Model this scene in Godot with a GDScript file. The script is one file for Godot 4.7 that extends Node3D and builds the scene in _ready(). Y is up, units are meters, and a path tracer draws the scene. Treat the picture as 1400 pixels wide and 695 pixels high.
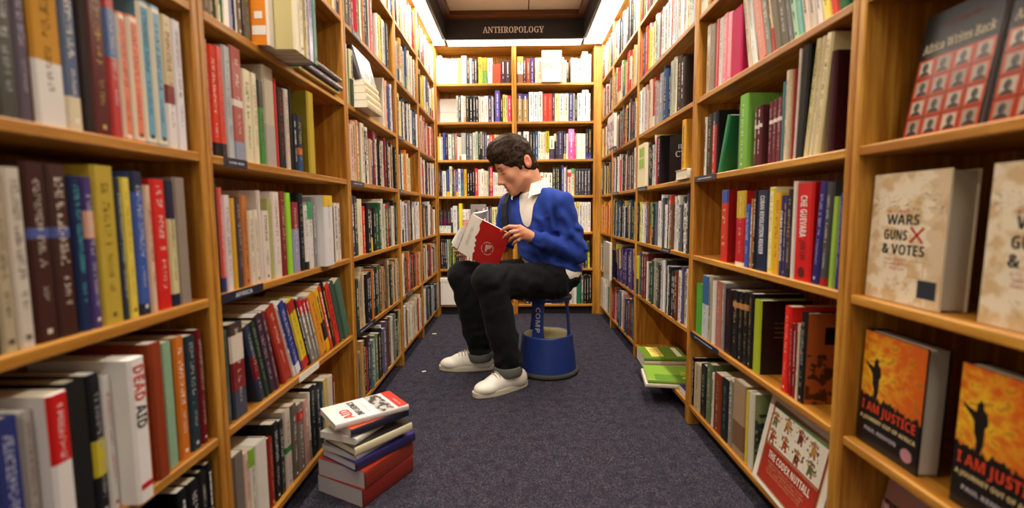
extends Node3D

const XL := -0.645      # front plane of the bookcases on one side of the aisle
const XR := 0.69        # front plane of the bookcases on the other side
const ZB := -3.95       # front plane of the bookcases across the end
const LV := [0.085, 0.388, 0.692, 0.994, 1.29, 1.595, 1.90]   # tops of the shelves
const CASE_H := 2.21
const DEPTH := 0.25
const LU := [-0.15, -1.0, -1.85, -2.63, -3.22, -3.88]
const RU := [-0.13, -1.0, -1.885, -2.76, -3.47, -3.94]
const CAM_H := 0.87

var rng := RandomNumberGenerator.new()
var cam: Camera3D
var taken := {}
var M := {}
var fonts := {}
var stuff: MB
var queue := []          # every shelved book, before the largest are picked out


# ---------------------------------------------------------------- mesh builder
class MB:
	var v := PackedVector3Array()
	var n := PackedVector3Array()
	var c := PackedColorArray()
	var uv := PackedVector2Array()
	var ix := PackedInt32Array()
	var xf := Transform3D()
	func quad(a: Vector3, b: Vector3, cc: Vector3, d: Vector3, col := Color.WHITE, u := []):
		# corners counter-clockwise seen from the front
		a = xf * a; b = xf * b; cc = xf * cc; d = xf * d
		var nn := (b - a).cross(d - a)
		if nn.length_squared() < 1e-16:
			nn = (cc - a).cross(d - a)
		nn = nn.normalized()
		var s := v.size()
		v.append(a); v.append(b); v.append(cc); v.append(d)
		for i in 4:
			n.append(nn); c.append(col)
		if u.size() == 4:
			for q in u: uv.append(q)
		else:
			uv.append(Vector2(0, 1)); uv.append(Vector2(1, 1)); uv.append(Vector2(1, 0)); uv.append(Vector2(0, 0))
		ix.append_array(PackedInt32Array([s, s + 2, s + 1, s, s + 3, s + 2]))
	func tri(a: Vector3, b: Vector3, cc: Vector3, col := Color.WHITE):
		a = xf * a; b = xf * b; cc = xf * cc
		var nn := (b - a).cross(cc - a).normalized()
		var s := v.size()
		v.append(a); v.append(b); v.append(cc)
		for i in 3:
			n.append(nn); c.append(col); uv.append(Vector2(0, 0))
		ix.append_array(PackedInt32Array([s, s + 2, s + 1]))
	func vert(p: Vector3, nn: Vector3, col: Color, u := Vector2.ZERO) -> int:
		v.append(xf * p); n.append((xf.basis * nn).normalized()); c.append(col); uv.append(u)
		return v.size() - 1
	func box(lo: Vector3, hi: Vector3, col := Color.WHITE):
		var a := lo; var b := hi
		quad(Vector3(a.x, a.y, b.z), Vector3(b.x, a.y, b.z), Vector3(b.x, b.y, b.z), Vector3(a.x, b.y, b.z), col)
		quad(Vector3(b.x, a.y, a.z), Vector3(a.x, a.y, a.z), Vector3(a.x, b.y, a.z), Vector3(b.x, b.y, a.z), col)
		quad(Vector3(a.x, a.y, a.z), Vector3(a.x, a.y, b.z), Vector3(a.x, b.y, b.z), Vector3(a.x, b.y, a.z), col)
		quad(Vector3(b.x, a.y, b.z), Vector3(b.x, a.y, a.z), Vector3(b.x, b.y, a.z), Vector3(b.x, b.y, b.z), col)
		quad(Vector3(a.x, b.y, b.z), Vector3(b.x, b.y, b.z), Vector3(b.x, b.y, a.z), Vector3(a.x, b.y, a.z), col)
		quad(Vector3(a.x, a.y, a.z), Vector3(b.x, a.y, a.z), Vector3(b.x, a.y, b.z), Vector3(a.x, a.y, b.z), col)
	func mesh(material: Material) -> ArrayMesh:
		var arr := []
		arr.resize(Mesh.ARRAY_MAX)
		arr[Mesh.ARRAY_VERTEX] = v
		arr[Mesh.ARRAY_NORMAL] = n
		arr[Mesh.ARRAY_COLOR] = c
		arr[Mesh.ARRAY_TEX_UV] = uv
		arr[Mesh.ARRAY_INDEX] = ix
		var m := ArrayMesh.new()
		m.add_surface_from_arrays(Mesh.PRIMITIVE_TRIANGLES, arr)
		m.surface_set_material(0, material)
		return m


# ---------------------------------------------------------------- node helpers
func numbered(called: String) -> String:
	var k: int = taken.get(called, 0)
	taken[called] = k + 1
	return called if k == 0 else "%s_%03d" % [called, k]

func tag(o: Node, label: String, category: String, group := "", kind := "") -> Node:
	if label: o.set_meta("label", label)
	if category: o.set_meta("category", category)
	if group: o.set_meta("group", group)
	if kind: o.set_meta("kind", kind)
	return o

func thing(called: String, label: String, category: String, group := "", at := Transform3D()) -> Node3D:
	var o := Node3D.new()
	o.name = numbered(called)
	add_child(o)
	o.transform = at
	tag(o, label, category, group)
	return o

func part(called: String, mesh: Mesh, parent: Node, at := Transform3D()) -> MeshInstance3D:
	var o := MeshInstance3D.new()
	o.name = called
	o.mesh = mesh
	o.cast_shadow = GeometryInstance3D.SHADOW_CASTING_SETTING_ON
	parent.add_child(o, true)
	o.transform = at
	return o

func struct(called: String, mesh: Mesh) -> MeshInstance3D:
	var o := part(numbered(called), mesh, self)
	o.set_meta("kind", "structure")
	return o

func hexl(h: String) -> Color:
	return Color(h).srgb_to_linear()

func mat(h: String, rough := 0.6, metal := 0.0) -> StandardMaterial3D:
	var m := StandardMaterial3D.new()
	m.albedo_color = Color(h)
	m.roughness = rough
	m.metallic = metal
	return m

func vmat(rough := 0.5, spec := 0.5) -> StandardMaterial3D:
	var m := StandardMaterial3D.new()
	m.vertex_color_use_as_albedo = true
	m.roughness = rough
	m.metallic_specular = spec
	return m

# a board with softened edges and wood grain that runs along its longest side
func board(size: Vector3, material: Material, ch := 0.0015) -> ArrayMesh:
	var b := MB.new()
	var h := size / 2.0
	var off := Vector2(rng.randf() * 3.0, rng.randf() * 3.0)
	var long := 0
	if size.y >= size.x and size.y >= size.z: long = 1
	elif size.z >= size.x and size.z >= size.y: long = 2
	var faces := [[Vector3.RIGHT, 1, 2], [Vector3.LEFT, 1, 2], [Vector3.UP, 0, 2], [Vector3.DOWN, 0, 2], [Vector3.BACK, 0, 1], [Vector3.FORWARD, 0, 1]]
	var put := func(pts: Array, nn: Vector3):
		if (pts[1] - pts[0]).cross(pts[2] - pts[0]).dot(nn) < 0: pts.reverse()
		var an := nn.abs()
		var t := 0
		if an.y >= an.x and an.y >= an.z: t = 1
		elif an.z >= an.x and an.z >= an.y: t = 2
		var us := []
		for p in pts:
			var along: float = p[long]
			var rest := 0.0
			for k in 3:
				if k != long and k != t: rest += p[k]
			if t == long: us.append(Vector2(p[(t + 1) % 3] * 6.0, p[(t + 2) % 3] * 6.0) + off)
			else: us.append(Vector2(along * 0.9, rest * 2.2 + t * 0.37) + off)
		if pts.size() == 4: b.quad(pts[0], pts[1], pts[2], pts[3], Color.WHITE, us)
	for f in faces:
		var nn: Vector3 = f[0]
		var pts := []
		for s in [[-1, -1], [1, -1], [1, 1], [-1, 1]]:
			var p := nn * h
			p[f[1]] = s[0] * (h[f[1]] - ch)
			p[f[2]] = s[1] * (h[f[2]] - ch)
			pts.append(p)
		put.call(pts, nn)
	for a in 3:
		var o1 := (a + 1) % 3
		var o2 := (a + 2) % 3
		for s1 in [-1, 1]:
			for s2 in [-1, 1]:
				var p := []
				for e in [-1, 1]:
					var q := Vector3.ZERO
					q[a] = e * (h[a] - ch); q[o1] = s1 * h[o1]; q[o2] = s2 * (h[o2] - ch)
					var r := Vector3.ZERO
					r[a] = e * (h[a] - ch); r[o1] = s1 * (h[o1] - ch); r[o2] = s2 * h[o2]
					if e < 0: p.append(q); p.append(r)
					else: p.append(r); p.append(q)
				var nn := Vector3.ZERO
				nn[o1] = s1; nn[o2] = s2
				put.call(p, nn.normalized())
	return b.mesh(material)

func lathe(profile: Array, seg: int, material: Material, cap := true, col := Color.WHITE) -> ArrayMesh:
	var b := MB.new()
	var rows := []
	for i in profile.size():
		var p: Vector2 = profile[i]
		var t: Vector2 = (profile[mini(i + 1, profile.size() - 1)] - profile[maxi(i - 1, 0)])
		var nn := Vector2(t.y, -t.x).normalized()
		var row := []
		for k in seg + 1:
			var a := TAU * k / seg
			row.append(b.vert(Vector3(cos(a) * p.x, p.y, sin(a) * p.x), Vector3(cos(a) * nn.x, nn.y, sin(a) * nn.x), col, Vector2(float(k) / seg, float(i) / profile.size())))
		rows.append(row)
	for i in profile.size() - 1:
		for k in seg:
			b.ix.append_array(PackedInt32Array([rows[i][k], rows[i + 1][k + 1], rows[i + 1][k], rows[i][k], rows[i][k + 1], rows[i + 1][k + 1]]))
	return b.mesh(material)

func tube(pts: Array, r: float, material: Material, seg := 8, flat := 1.0) -> ArrayMesh:
	var b := MB.new()
	var rows := []
	for i in pts.size():
		var d: Vector3 = (pts[mini(i + 1, pts.size() - 1)] - pts[maxi(i - 1, 0)]).normalized()
		var side := d.cross(Vector3.UP)
		if side.length() < 0.05: side = d.cross(Vector3.RIGHT)
		side = side.normalized()
		var up := side.cross(d)
		var row := []
		for k in seg:
			var a := TAU * k / seg
			var o := side * cos(a) + up * sin(a) * flat
			row.append(b.vert(pts[i] + o * r, o, Color.WHITE))
		rows.append(row)
	for i in pts.size() - 1:
		for k in seg:
			var k2 := (k + 1) % seg
			b.ix.append_array(PackedInt32Array([rows[i][k], rows[i][k2], rows[i + 1][k2], rows[i][k], rows[i + 1][k2], rows[i + 1][k]]))
	for e in [0, pts.size() - 1]:
		var ctr := b.vert(pts[e], (pts[e] - pts[1 if e == 0 else e - 1]).normalized(), Color.WHITE)
		for k in seg:
			b.ix.append_array(PackedInt32Array([ctr, rows[e][k], rows[e][(k + 1) % seg]]))
	return b.mesh(material)

# lettering of a given width (or cap height), centred, lying in the local XY plane and facing +Z
func lettering(called: String, text: String, parent: Node, at: Transform3D, width: float, height: float, hex: String, face := "Droid Sans", bold := false) -> MeshInstance3D:
	var key := face + str(bold)
	if not fonts.has(key):
		var f := SystemFont.new()
		f.font_names = PackedStringArray([face])
		if bold: f.font_weight = 700
		fonts[key] = f
	var tm := TextMesh.new()
	tm.text = text
	tm.font = fonts[key]
	tm.font_size = 48
	tm.pixel_size = 0.01
	tm.depth = 0.02
	var mk := "ink" + hex
	if not M.has(mk): M[mk] = mat(hex, 0.5)
	tm.material = M[mk]
	var bb := tm.get_aabb()
	var sx := width / maxf(bb.size.x, 0.001)
	var sy := height / maxf(bb.size.y, 0.001)
	var o := part(called, tm, parent)
	var ctr := bb.get_center()
	o.transform = at * Transform3D(Basis().scaled(Vector3(sx, sy, 0.012)), Vector3.ZERO) * Transform3D(Basis(), -ctr)
	return o


# ---------------------------------------------------------------- materials
func streaks(w: int, h: int, sd: int, freq: float) -> Image:
	var f := FastNoiseLite.new()
	f.seed = sd
	f.noise_type = FastNoiseLite.TYPE_SIMPLEX_SMOOTH
	f.frequency = freq
	f.fractal_octaves = 4
	var im := f.get_seamless_image(w, h)
	im.resize(512, 512, Image.INTERPOLATE_CUBIC)
	return im

func wood_material(base: String, dark: String, rough: float) -> StandardMaterial3D:
	var a := streaks(24, 512, 3, 0.035)
	var b := streaks(96, 512, 7, 0.09)
	var c := streaks(10, 64, 11, 0.06)
	var im := Image.create(512, 512, false, Image.FORMAT_RGB8)
	var hm := Image.create(512, 512, false, Image.FORMAT_L8)
	var c0 := Color(base); var c1 := Color(dark)
	for y in 512:
		for x in 512:
			var g := a.get_pixel(x, y).r * 0.45 + b.get_pixel(x, y).r * 0.25 + c.get_pixel(x, y).r * 0.3
			var k := clampf((g - 0.34) * 2.6, 0.0, 1.0)
			im.set_pixel(x, y, c1.lerp(c0, k))
			hm.set_pixel(x, y, Color(b.get_pixel(x, y).r, 0, 0))
	var m := StandardMaterial3D.new()
	m.albedo_texture = ImageTexture.create_from_image(im)
	m.roughness = rough
	m.metallic_specular = 0.45
	return m

func carpet_material() -> StandardMaterial3D:
	var f := FastNoiseLite.new()
	f.seed = 5
	f.noise_type = FastNoiseLite.TYPE_VALUE
	f.frequency = 0.42
	f.fractal_octaves = 2
	var a := f.get_seamless_image(1024, 1024)
	f.seed = 9
	f.frequency = 0.015
	f.noise_type = FastNoiseLite.TYPE_SIMPLEX_SMOOTH
	f.fractal_octaves = 4
	var b := f.get_seamless_image(1024, 1024)
	f.seed = 31
	f.noise_type = FastNoiseLite.TYPE_VALUE
	f.frequency = 0.3
	var cI := f.get_seamless_image(1024, 1024)
	var im := Image.create(1024, 1024, false, Image.FORMAT_RGB8)
	var base := Color("34333e"); var lite := Color("6a6870"); var dark := Color("18171f"); var warm := Color("5c464a")
	for y in 1024:
		for x in 1024:
			var g := a.get_pixel(x, y).r
			var l := b.get_pixel(x, y).r
			var col := base
			if g > 0.58: col = base.lerp(lite, clampf((g - 0.58) * 4.0, 0, 1))
			elif g < 0.42: col = base.lerp(dark, clampf((0.42 - g) * 4.0, 0, 1))
			if cI.get_pixel(x, y).r > 0.68: col = col.lerp(warm, 0.55)
			im.set_pixel(x, y, col.lerp(Color("25242d"), clampf((l - 0.45) * 1.1, 0, 0.45)))
	var m := StandardMaterial3D.new()
	m.albedo_texture = ImageTexture.create_from_image(im)
	m.roughness = 1.0
	m.metallic_specular = 0.1
	m.heightmap_enabled = true
	m.heightmap_texture = ImageTexture.create_from_image(a)
	m.heightmap_scale = 0.25
	m.uv1_triplanar = true
	m.uv1_world_triplanar = true
	m.uv1_scale = Vector3(1.0, 1.0, 1.0) * 1.15
	return m

func cloth_material(h: String, scale := 60.0, rough := 0.95, sheen := 0.25, amt := 0.25) -> StandardMaterial3D:
	var m := mat(h, rough)
	m.metallic_specular = 0.2
	var f := FastNoiseLite.new()
	f.seed = 21
	f.frequency = 0.12
	f.fractal_octaves = 3
	var im := f.get_seamless_image(256, 256)
	var out := Image.create(256, 256, false, Image.FORMAT_RGB8)
	for y in 256:
		for x in 256:
			var g := im.get_pixel(x, y).r
			var q := 1.0 - amt + amt * g * 1.6 * (0.85 + 0.15 * float((x + y) % 3) / 2.0)
			out.set_pixel(x, y, Color(q, q, q))
	m.albedo_texture = ImageTexture.create_from_image(out)
	m.uv1_triplanar = true
	m.uv1_scale = Vector3.ONE * scale / 10.0
	m.rim_enabled = true
	m.rim = sheen
	return m

func make_materials():
	M.wood = wood_material("d09a3e", "a0661c", 0.45)
	M.wood_dark = wood_material("8a5a34", "5c3418", 0.5)
	M.carpet = carpet_material()
	M.cover = vmat(0.42, 0.5)
	M.cover_matte = vmat(0.7, 0.35)
	M.gloss = vmat(0.22, 0.5)
	M.page = mat("e2dac6", 0.95)
	M.page_grey = mat("c9c4ba", 0.95)
	M.black = mat("1d1c20", 0.6)
	M.fascia = mat("2c2a2c", 0.55)
	M.white = mat("e8e4dc", 0.85)
	M.tile = mat("e6dcc8", 0.95)
	M.grid = mat("6a5d4a", 0.7)
	M.plaster = mat("d8cfc0", 0.9)
	M.label = mat("26283a", 0.35)
	M.paper = mat("d8d4c8", 0.8)

const PANEL_GLOW := 5.0
const PANEL_ENERGY := 2.2
const ROOM_ENERGY := 2.6
const EXPOSURE := 0.7

func _ready():
	rng.seed = 11
	# camera: 22 mm lens held low, tipped a little down
	cam = Camera3D.new()
	cam.name = "camera"
	add_child(cam)
	cam.near = 0.02
	cam.fov = rad_to_deg(2.0 * atan(347.5 / 650.0))
	var pitch := deg_to_rad(5.182)
	var yaw := deg_to_rad(0.567)
	var roll := deg_to_rad(0.45)
	var fw := Vector3(-sin(yaw) * cos(pitch), -sin(pitch), -cos(yaw) * cos(pitch))
	var rt := fw.cross(Vector3.UP).normalized()
	var up := rt.cross(fw)
	cam.transform = Transform3D(Basis(rt * cos(roll) - up * sin(roll), up * cos(roll) + rt * sin(roll), -fw), Vector3(0, CAM_H, 0))
	cam.current = true
	var at := CameraAttributesPhysical.new()
	at.frustum_focal_length = 12.0 / (347.5 / 650.0)
	at.frustum_focus_distance = 2.6
	at.frustum_near = 0.02
	at.frustum_far = 50.0
	at.exposure_aperture = 2.6
	at.exposure_shutter_speed = 100.0
	cam.attributes = at
	var we := WorldEnvironment.new()
	we.name = "world"
	var env := Environment.new()
	env.background_mode = Environment.BG_COLOR
	env.background_color = Color(0, 0, 0)
	env.tonemap_mode = Environment.TONE_MAPPER_LINEAR
	env.tonemap_exposure = EXPOSURE
	env.sdfgi_enabled = true
	env.ssao_enabled = true
	env.ssil_enabled = true
	we.environment = env
	add_child(we)
	make_materials()
	M.page_v = vmat(0.95, 0.2)
	build_room()
	build_special_books()
	build_stool()
	build_reader()
	build_held_book()
	shelve_books()
	fill_rest()
	fill_ends()
	finish_books(262)

# ---------------------------------------------------------------- the place
func slab(called: String, lo: Vector3, hi: Vector3, m: Material) -> MeshInstance3D:
	var o := struct(called, board(hi - lo, m, 0.001))
	o.position = (lo + hi) / 2
	return o

func bookcase(label: String, at: Transform3D, w: float, tags := []):
	var o := thing("bookcase", label, "bookcase", "", at)
	var T := 0.0195
	var mk := func(called: String, lo: Vector3, hi: Vector3, m: Material, ch := 0.0016) -> MeshInstance3D:
		return part(called, board(hi - lo, m, ch), o, Transform3D(Basis(), (lo + hi) / 2))
	mk.call("side_panel", Vector3(0.0005, 0, -DEPTH), Vector3(T, CASE_H, 0), M.wood, 0.0025)
	mk.call("side_panel", Vector3(w - T, 0, -DEPTH), Vector3(w - 0.0005, CASE_H, 0), M.wood, 0.0025)
	mk.call("back_panel", Vector3(T, 0.02, -DEPTH), Vector3(w - T, CASE_H - 0.02, -DEPTH + 0.008), M.wood)
	mk.call("top_panel", Vector3(T, CASE_H - T, -DEPTH), Vector3(w - T, CASE_H, -0.001), M.wood)
	mk.call("plinth", Vector3(T, 0, -0.06), Vector3(w - T, LV[0] - T, -0.045), M.black)
	for i in 7:
		var y: float = LV[i]
		var s: MeshInstance3D = mk.call("shelf", Vector3(T, y - T, -DEPTH + 0.008), Vector3(w - T, y, -0.0015), M.wood, 0.0022)
		for t in tags:
			if t[0] != i: continue
			var b := MB.new()
			var c := Vector3(t[1] + t[2] / 2 - w / 2, 0, (DEPTH - 0.0095) / 2)
			b.box(c + Vector3(-t[2] / 2, -0.0105, 0), c + Vector3(t[2] / 2, 0.0105, 0.002))
			var strip := part("paper_strip" if t[3] == "paper" else "shelf_label", b.mesh(M.paper if t[3] == "paper" else M.label), s)
			if t[3] == "AFRICA":
				strip.set_meta("label", "dark blue shelf label with white lettering")
				lettering("lettering", "AFRICA", strip, Transform3D(Basis(), c + Vector3(0, 0, 0.0026)), 0.07, 0.0095, "c8ccd8", "Droid Sans", true)
			elif t[3] == "marks":
				var p := MB.new()
				p.xf = Transform3D(Basis(Vector3.BACK, PI / 2), c + Vector3(0, 0, 0.0022))
				add_print(p, t[2] * 0.32, -t[2] * 0.32, 0.006, 0, hexl("b8bcc8"), rng, false)
				part("lettering", p.mesh(M.cover_matte), strip)
	return o

# a lit soffit: a translucent panel that closes the gap between fascia and bookcases
func cove_light(at: Vector3, width: float, length: float, along_x: bool, label: String, power := 1.0):
	var turn := Basis(Vector3.UP, PI / 2) if along_x else Basis()
	var o := thing("cove_light", label, "light", "lit soffit panels above the bookcases", Transform3D(turn, at))
	if not M.has("glow"):
		var glow := StandardMaterial3D.new()
		glow.albedo_color = Color("ffffff")
		glow.emission_enabled = true
		glow.emission = Color("fff6e8")
		glow.emission_energy_multiplier = PANEL_GLOW
		M.glow = glow
	part("light_diffuser", board(Vector3(width, 0.004, length - 0.004), M.glow, 0.001), o, Transform3D(Basis(), Vector3(0, 0.002, 0)))
	part("housing", board(Vector3(width, 0.05, length - 0.004), M.white, 0.002), o, Transform3D(Basis(), Vector3(0, 0.0295, 0)))
	for s in [-1, 1]: part("hanger", board(Vector3(0.008, 0.19, 0.008), M.white, 0.0005), o, Transform3D(Basis(), Vector3(0, 0.148, s * length * 0.35)))
	var l := AreaLight3D.new()
	l.name = "soffit_lamp"
	l.area_size = Vector2(width - 0.006, length - 0.01)
	l.area_normalize_energy = true
	l.light_energy = PANEL_ENERGY * power * length
	l.light_color = Color("fff3e2")
	l.area_range = 12.0
	l.area_attenuation = 2.0
	l.shadow_enabled = true
	o.add_child(l)
	l.transform = Transform3D(Basis(Vector3.RIGHT, -PI / 2), Vector3(0, -0.0015, 0))

func build_room():
	var f := slab("floor", Vector3(-1.1, -0.08, -4.35), Vector3(1.15, 0.0, 2.6), M.carpet)
	slab("wall_left", Vector3(-1.0, 0, -4.35), Vector3(-0.9, 2.6, 2.6), M.plaster)
	slab("wall_right", Vector3(0.945, 0, -4.35), Vector3(1.05, 2.6, 2.6), M.plaster)
	slab("wall_back", Vector3(-1.1, 0, -4.32), Vector3(1.15, 2.6, -4.205), M.plaster)
	slab("wall_front", Vector3(-1.1, 0, 2.5), Vector3(1.15, 2.6, 2.6), M.plaster)
	# ceiling slab with lay-in tiles hanging under it
	var ce := slab("ceiling", Vector3(-1.1, 2.43, -4.35), Vector3(1.15, 2.55, 2.6), M.white)
	var xs := [-0.505, 0.10, 0.51]
	var z := -3.735
	var zs := [z, -3.40, -2.80, -2.20, -1.60, -1.0, -0.4, 0.2, 0.8, 1.4, 2.0, 2.5]
	for i in 2:
		for k in zs.size() - 1:
			var lo := Vector3(xs[i] + 0.004, 2.362, zs[k] + 0.004)
			var hi := Vector3(xs[i + 1] - 0.004, 2.378, zs[k + 1] - 0.004)
			part("ceiling_tile", board(hi - lo, M.tile, 0.004), ce, Transform3D(Basis(), (lo + hi) / 2 - ce.position))
	var bars := MB.new()
	for x in xs: bars.box(Vector3(x - 0.012, 2.372, z) - ce.position, Vector3(x + 0.012, 2.382, 2.5) - ce.position)
	for q in zs: bars.box(Vector3(xs[0], 2.372, q - 0.012) - ce.position, Vector3(xs[2], 2.382, q + 0.012) - ce.position)
	part("ceiling_grid", bars.mesh(M.grid), ce)
	# wooden moulding round the tiles
	slab("trim_1", Vector3(-0.532, 2.312, -3.70), Vector3(-0.488, 2.362, 2.5), M.wood_dark)
	slab("trim_2", Vector3(0.474, 2.312, -3.70), Vector3(0.518, 2.362, 2.5), M.wood_dark)
	slab("trim_3", Vector3(-0.532, 2.312, -3.735), Vector3(0.518, 2.362, -3.69), M.wood_dark)
	# dark fascia boards that hide the tubes
	slab("trim_4", Vector3(-0.556, 2.17, -3.735), Vector3(-0.534, 2.43, 2.5), M.fascia)
	slab("trim_5", Vector3(0.52, 2.17, -3.735), Vector3(0.542, 2.43, 2.5), M.fascia)
	var s := thing("section_sign", "dark fascia board across the aisle end with white capital lettering", "sign", "", Transform3D(Basis(), Vector3(0, 2.17, -3.735)))
	part("board", board(Vector3(1.054, 0.26, 0.022), M.fascia, 0.002), s, Transform3D(Basis(), Vector3(-0.007, 0.13, -0.011)))
	lettering("lettering", "ANTHROPOLOGY", s, Transform3D(Basis(), Vector3(-0.014, 0.066, 0.002)), 0.462, 0.045, "fffaf4", "Droid Serif", true)
	# lit panels between fascia and bookcases
	var spots := [-3.32, -2.12, -0.92]
	var where := ["nearest the back bookcases", "above the second and third bookcases", "above the nearest bookcases"]
	for k in spots.size():
		cove_light(Vector3(-0.6005, 2.188, spots[k]), 0.086, 1.2, false, "white lit soffit panel over the left bookcases, " + where[k])
		cove_light(Vector3(0.616, 2.188, spots[k]), 0.145, 1.2, false, "white lit soffit panel over the right bookcases, " + where[k])
	cove_light(Vector3(-0.007, 2.188, -3.853), 0.185, 1.06, true, "white lit soffit panel behind the dark sign at the aisle end", 0.3)
	# a ceiling fitting over the aisle mouth behind the camera, which lights the page edges that face it
	var rl := thing("ceiling_light", "square ceiling light over the aisle mouth behind the camera", "light", "", Transform3D(Basis(), Vector3(0, 2.345, 1.35)))
	part("light_diffuser", board(Vector3(0.56, 0.006, 0.86), M.glow, 0.001), rl, Transform3D(Basis(), Vector3(0, 0.003, 0)))
	part("frame", board(Vector3(0.6, 0.016, 0.9), M.white, 0.002), rl, Transform3D(Basis(), Vector3(0, 0.0142, 0)))
	var ra := AreaLight3D.new()
	ra.name = "ceiling_lamp"
	ra.area_size = Vector2(0.55, 0.85)
	ra.area_normalize_energy = true
	ra.light_energy = ROOM_ENERGY
	ra.light_color = Color("fff3e2")
	ra.area_range = 12.0
	ra.area_attenuation = 2.0
	ra.shadow_enabled = true
	rl.add_child(ra)
	ra.transform = Transform3D(Basis(Vector3.RIGHT, -PI / 2), Vector3(0, -0.0015, 0))
	slab("trim_6", Vector3(0.6535, 0, ZB - 0.02), Vector3(0.7, CASE_H, ZB - 0.002), M.wood)
	# bookcases
	var ln := ["nearest left wooden bookcase, cut by the photo edge", "second left wooden bookcase from the camera", "third left wooden bookcase from the camera", "fourth left wooden bookcase from the camera", "farthest left wooden bookcase beside the back corner"]
	var ltags := [[], [[3, 0.06, 0.09, "marks"], [2, 0.02, 0.17, "AFRICA"], [1, 0.36, 0.14, "paper"]], [[3, 0.02, 0.16, "marks"], [5, 0.1, 0.1, "marks"], [1, 0.02, 0.25, "marks"]], [[4, 0.02, 0.12, "marks"], [1, 0.1, 0.2, "marks"], [3, 0.02, 0.1, "marks"]], []]
	for k in 5:
		bookcase(ln[k], Transform3D(Basis(Vector3.UP, PI / 2), Vector3(XL, 0, LU[k])), LU[k] - LU[k + 1], ltags[k])
	var rn := ["nearest right wooden bookcase with face-out books", "second right wooden bookcase from the camera", "third right wooden bookcase from the camera", "fourth right wooden bookcase from the camera", "farthest right wooden bookcase beside the back corner"]
	var rtags := [[], [[3, 0.02, 0.2, "marks"], [1, 0.02, 0.26, "marks"]], [[3, 0.02, 0.2, "marks"], [2, 0.5, 0.12, "marks"]], [[3, 0.02, 0.2, "marks"], [4, 0.03, 0.12, "marks"]], []]
	for k in 5:
		bookcase(rn[k], Transform3D(Basis(Vector3.UP, -PI / 2), Vector3(XR, 0, RU[k + 1])), RU[k] - RU[k + 1], rtags[k])
	bookcase("left of the two wooden bookcases across the aisle end", Transform3D(Basis(), Vector3(-0.662, 0, ZB)), 0.65)
	bookcase("right of the two wooden bookcases across the aisle end", Transform3D(Basis(), Vector3(-0.012, 0, ZB)), 0.665)

# ---------------------------------------------------------------- books that lie flat or face out
# front cover in the plane z = 0 facing +Z, spine along x = 0, w wide, h tall, t thick behind it
func face_book(label: String, group: String, at: Transform3D, w: float, h: float, t: float, cover: String, spine := "", hard := true, page := "e2dac6") -> Node3D:
	var o := thing("book", label, "book", group, at)
	var bt := 0.0028 if hard else 0.0012
	bt = minf(bt, t * 0.25)
	var lip := 0.003 if hard else 0.0005
	var cb := MB.new()
	var cc := hexl(cover)
	var sc := hexl(spine if spine else cover)
	cb.box(Vector3(0.001, 0, -bt), Vector3(w, h, 0), cc)
	cb.box(Vector3(0.001, 0, -t), Vector3(w, h, -t + bt), cc)
	# rounded spine
	var seg := 5
	for k in seg:
		var a0 := PI * k / seg
		var a1 := PI * (k + 1) / seg
		var bul := minf(0.004, t * 0.2)
		var p0 := Vector3(0.001 - sin(a0) * bul, 0, -t / 2 + cos(a0) * t / 2)
		var p1 := Vector3(0.001 - sin(a1) * bul, 0, -t / 2 + cos(a1) * t / 2)
		var up := Vector3(0, h, 0)
		cb.quad(p1, p0, p0 + up, p1 + up, sc)
		var q0 := Vector3(0.003, 0, p0.z)
		var q1 := Vector3(0.003, 0, p1.z)
		cb.quad(p0 + up, q0 + up, q1 + up, p1 + up, sc)
		cb.quad(p1, q1, q0, p0, sc)
	part("cover", cb.mesh(M.gloss), o)
	var pb := MB.new()
	pb.box(Vector3(0.003, lip, -t + bt), Vector3(w - lip, h - lip, -bt), hexl(page))
	part("page_block", pb.mesh(M.page_v), o)
	return o

func print_on(o: Node3D, im: Image, lo: Vector2, hi: Vector2, rough := 0.3, spec := 0.5):
	var m := StandardMaterial3D.new()
	m.metallic_specular = spec
	m.albedo_texture = ImageTexture.create_from_image(im)
	m.roughness = rough
	m.texture_repeat = false
	var b := MB.new()
	b.quad(Vector3(lo.x, lo.y, 0.0006), Vector3(hi.x, lo.y, 0.0006), Vector3(hi.x, hi.y, 0.0006), Vector3(lo.x, hi.y, 0.0006))
	part("cover_print", b.mesh(m), o)

func noise_at(sd: int, fr: float, oct := 3) -> FastNoiseLite:
	var f := FastNoiseLite.new()
	f.seed = sd
	f.frequency = fr
	f.fractal_octaves = oct
	f.noise_type = FastNoiseLite.TYPE_SIMPLEX_SMOOTH
	return f

func inside(poly: PackedVector2Array, p: Vector2) -> bool:
	return Geometry2D.is_point_in_polygon(p, poly)

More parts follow.
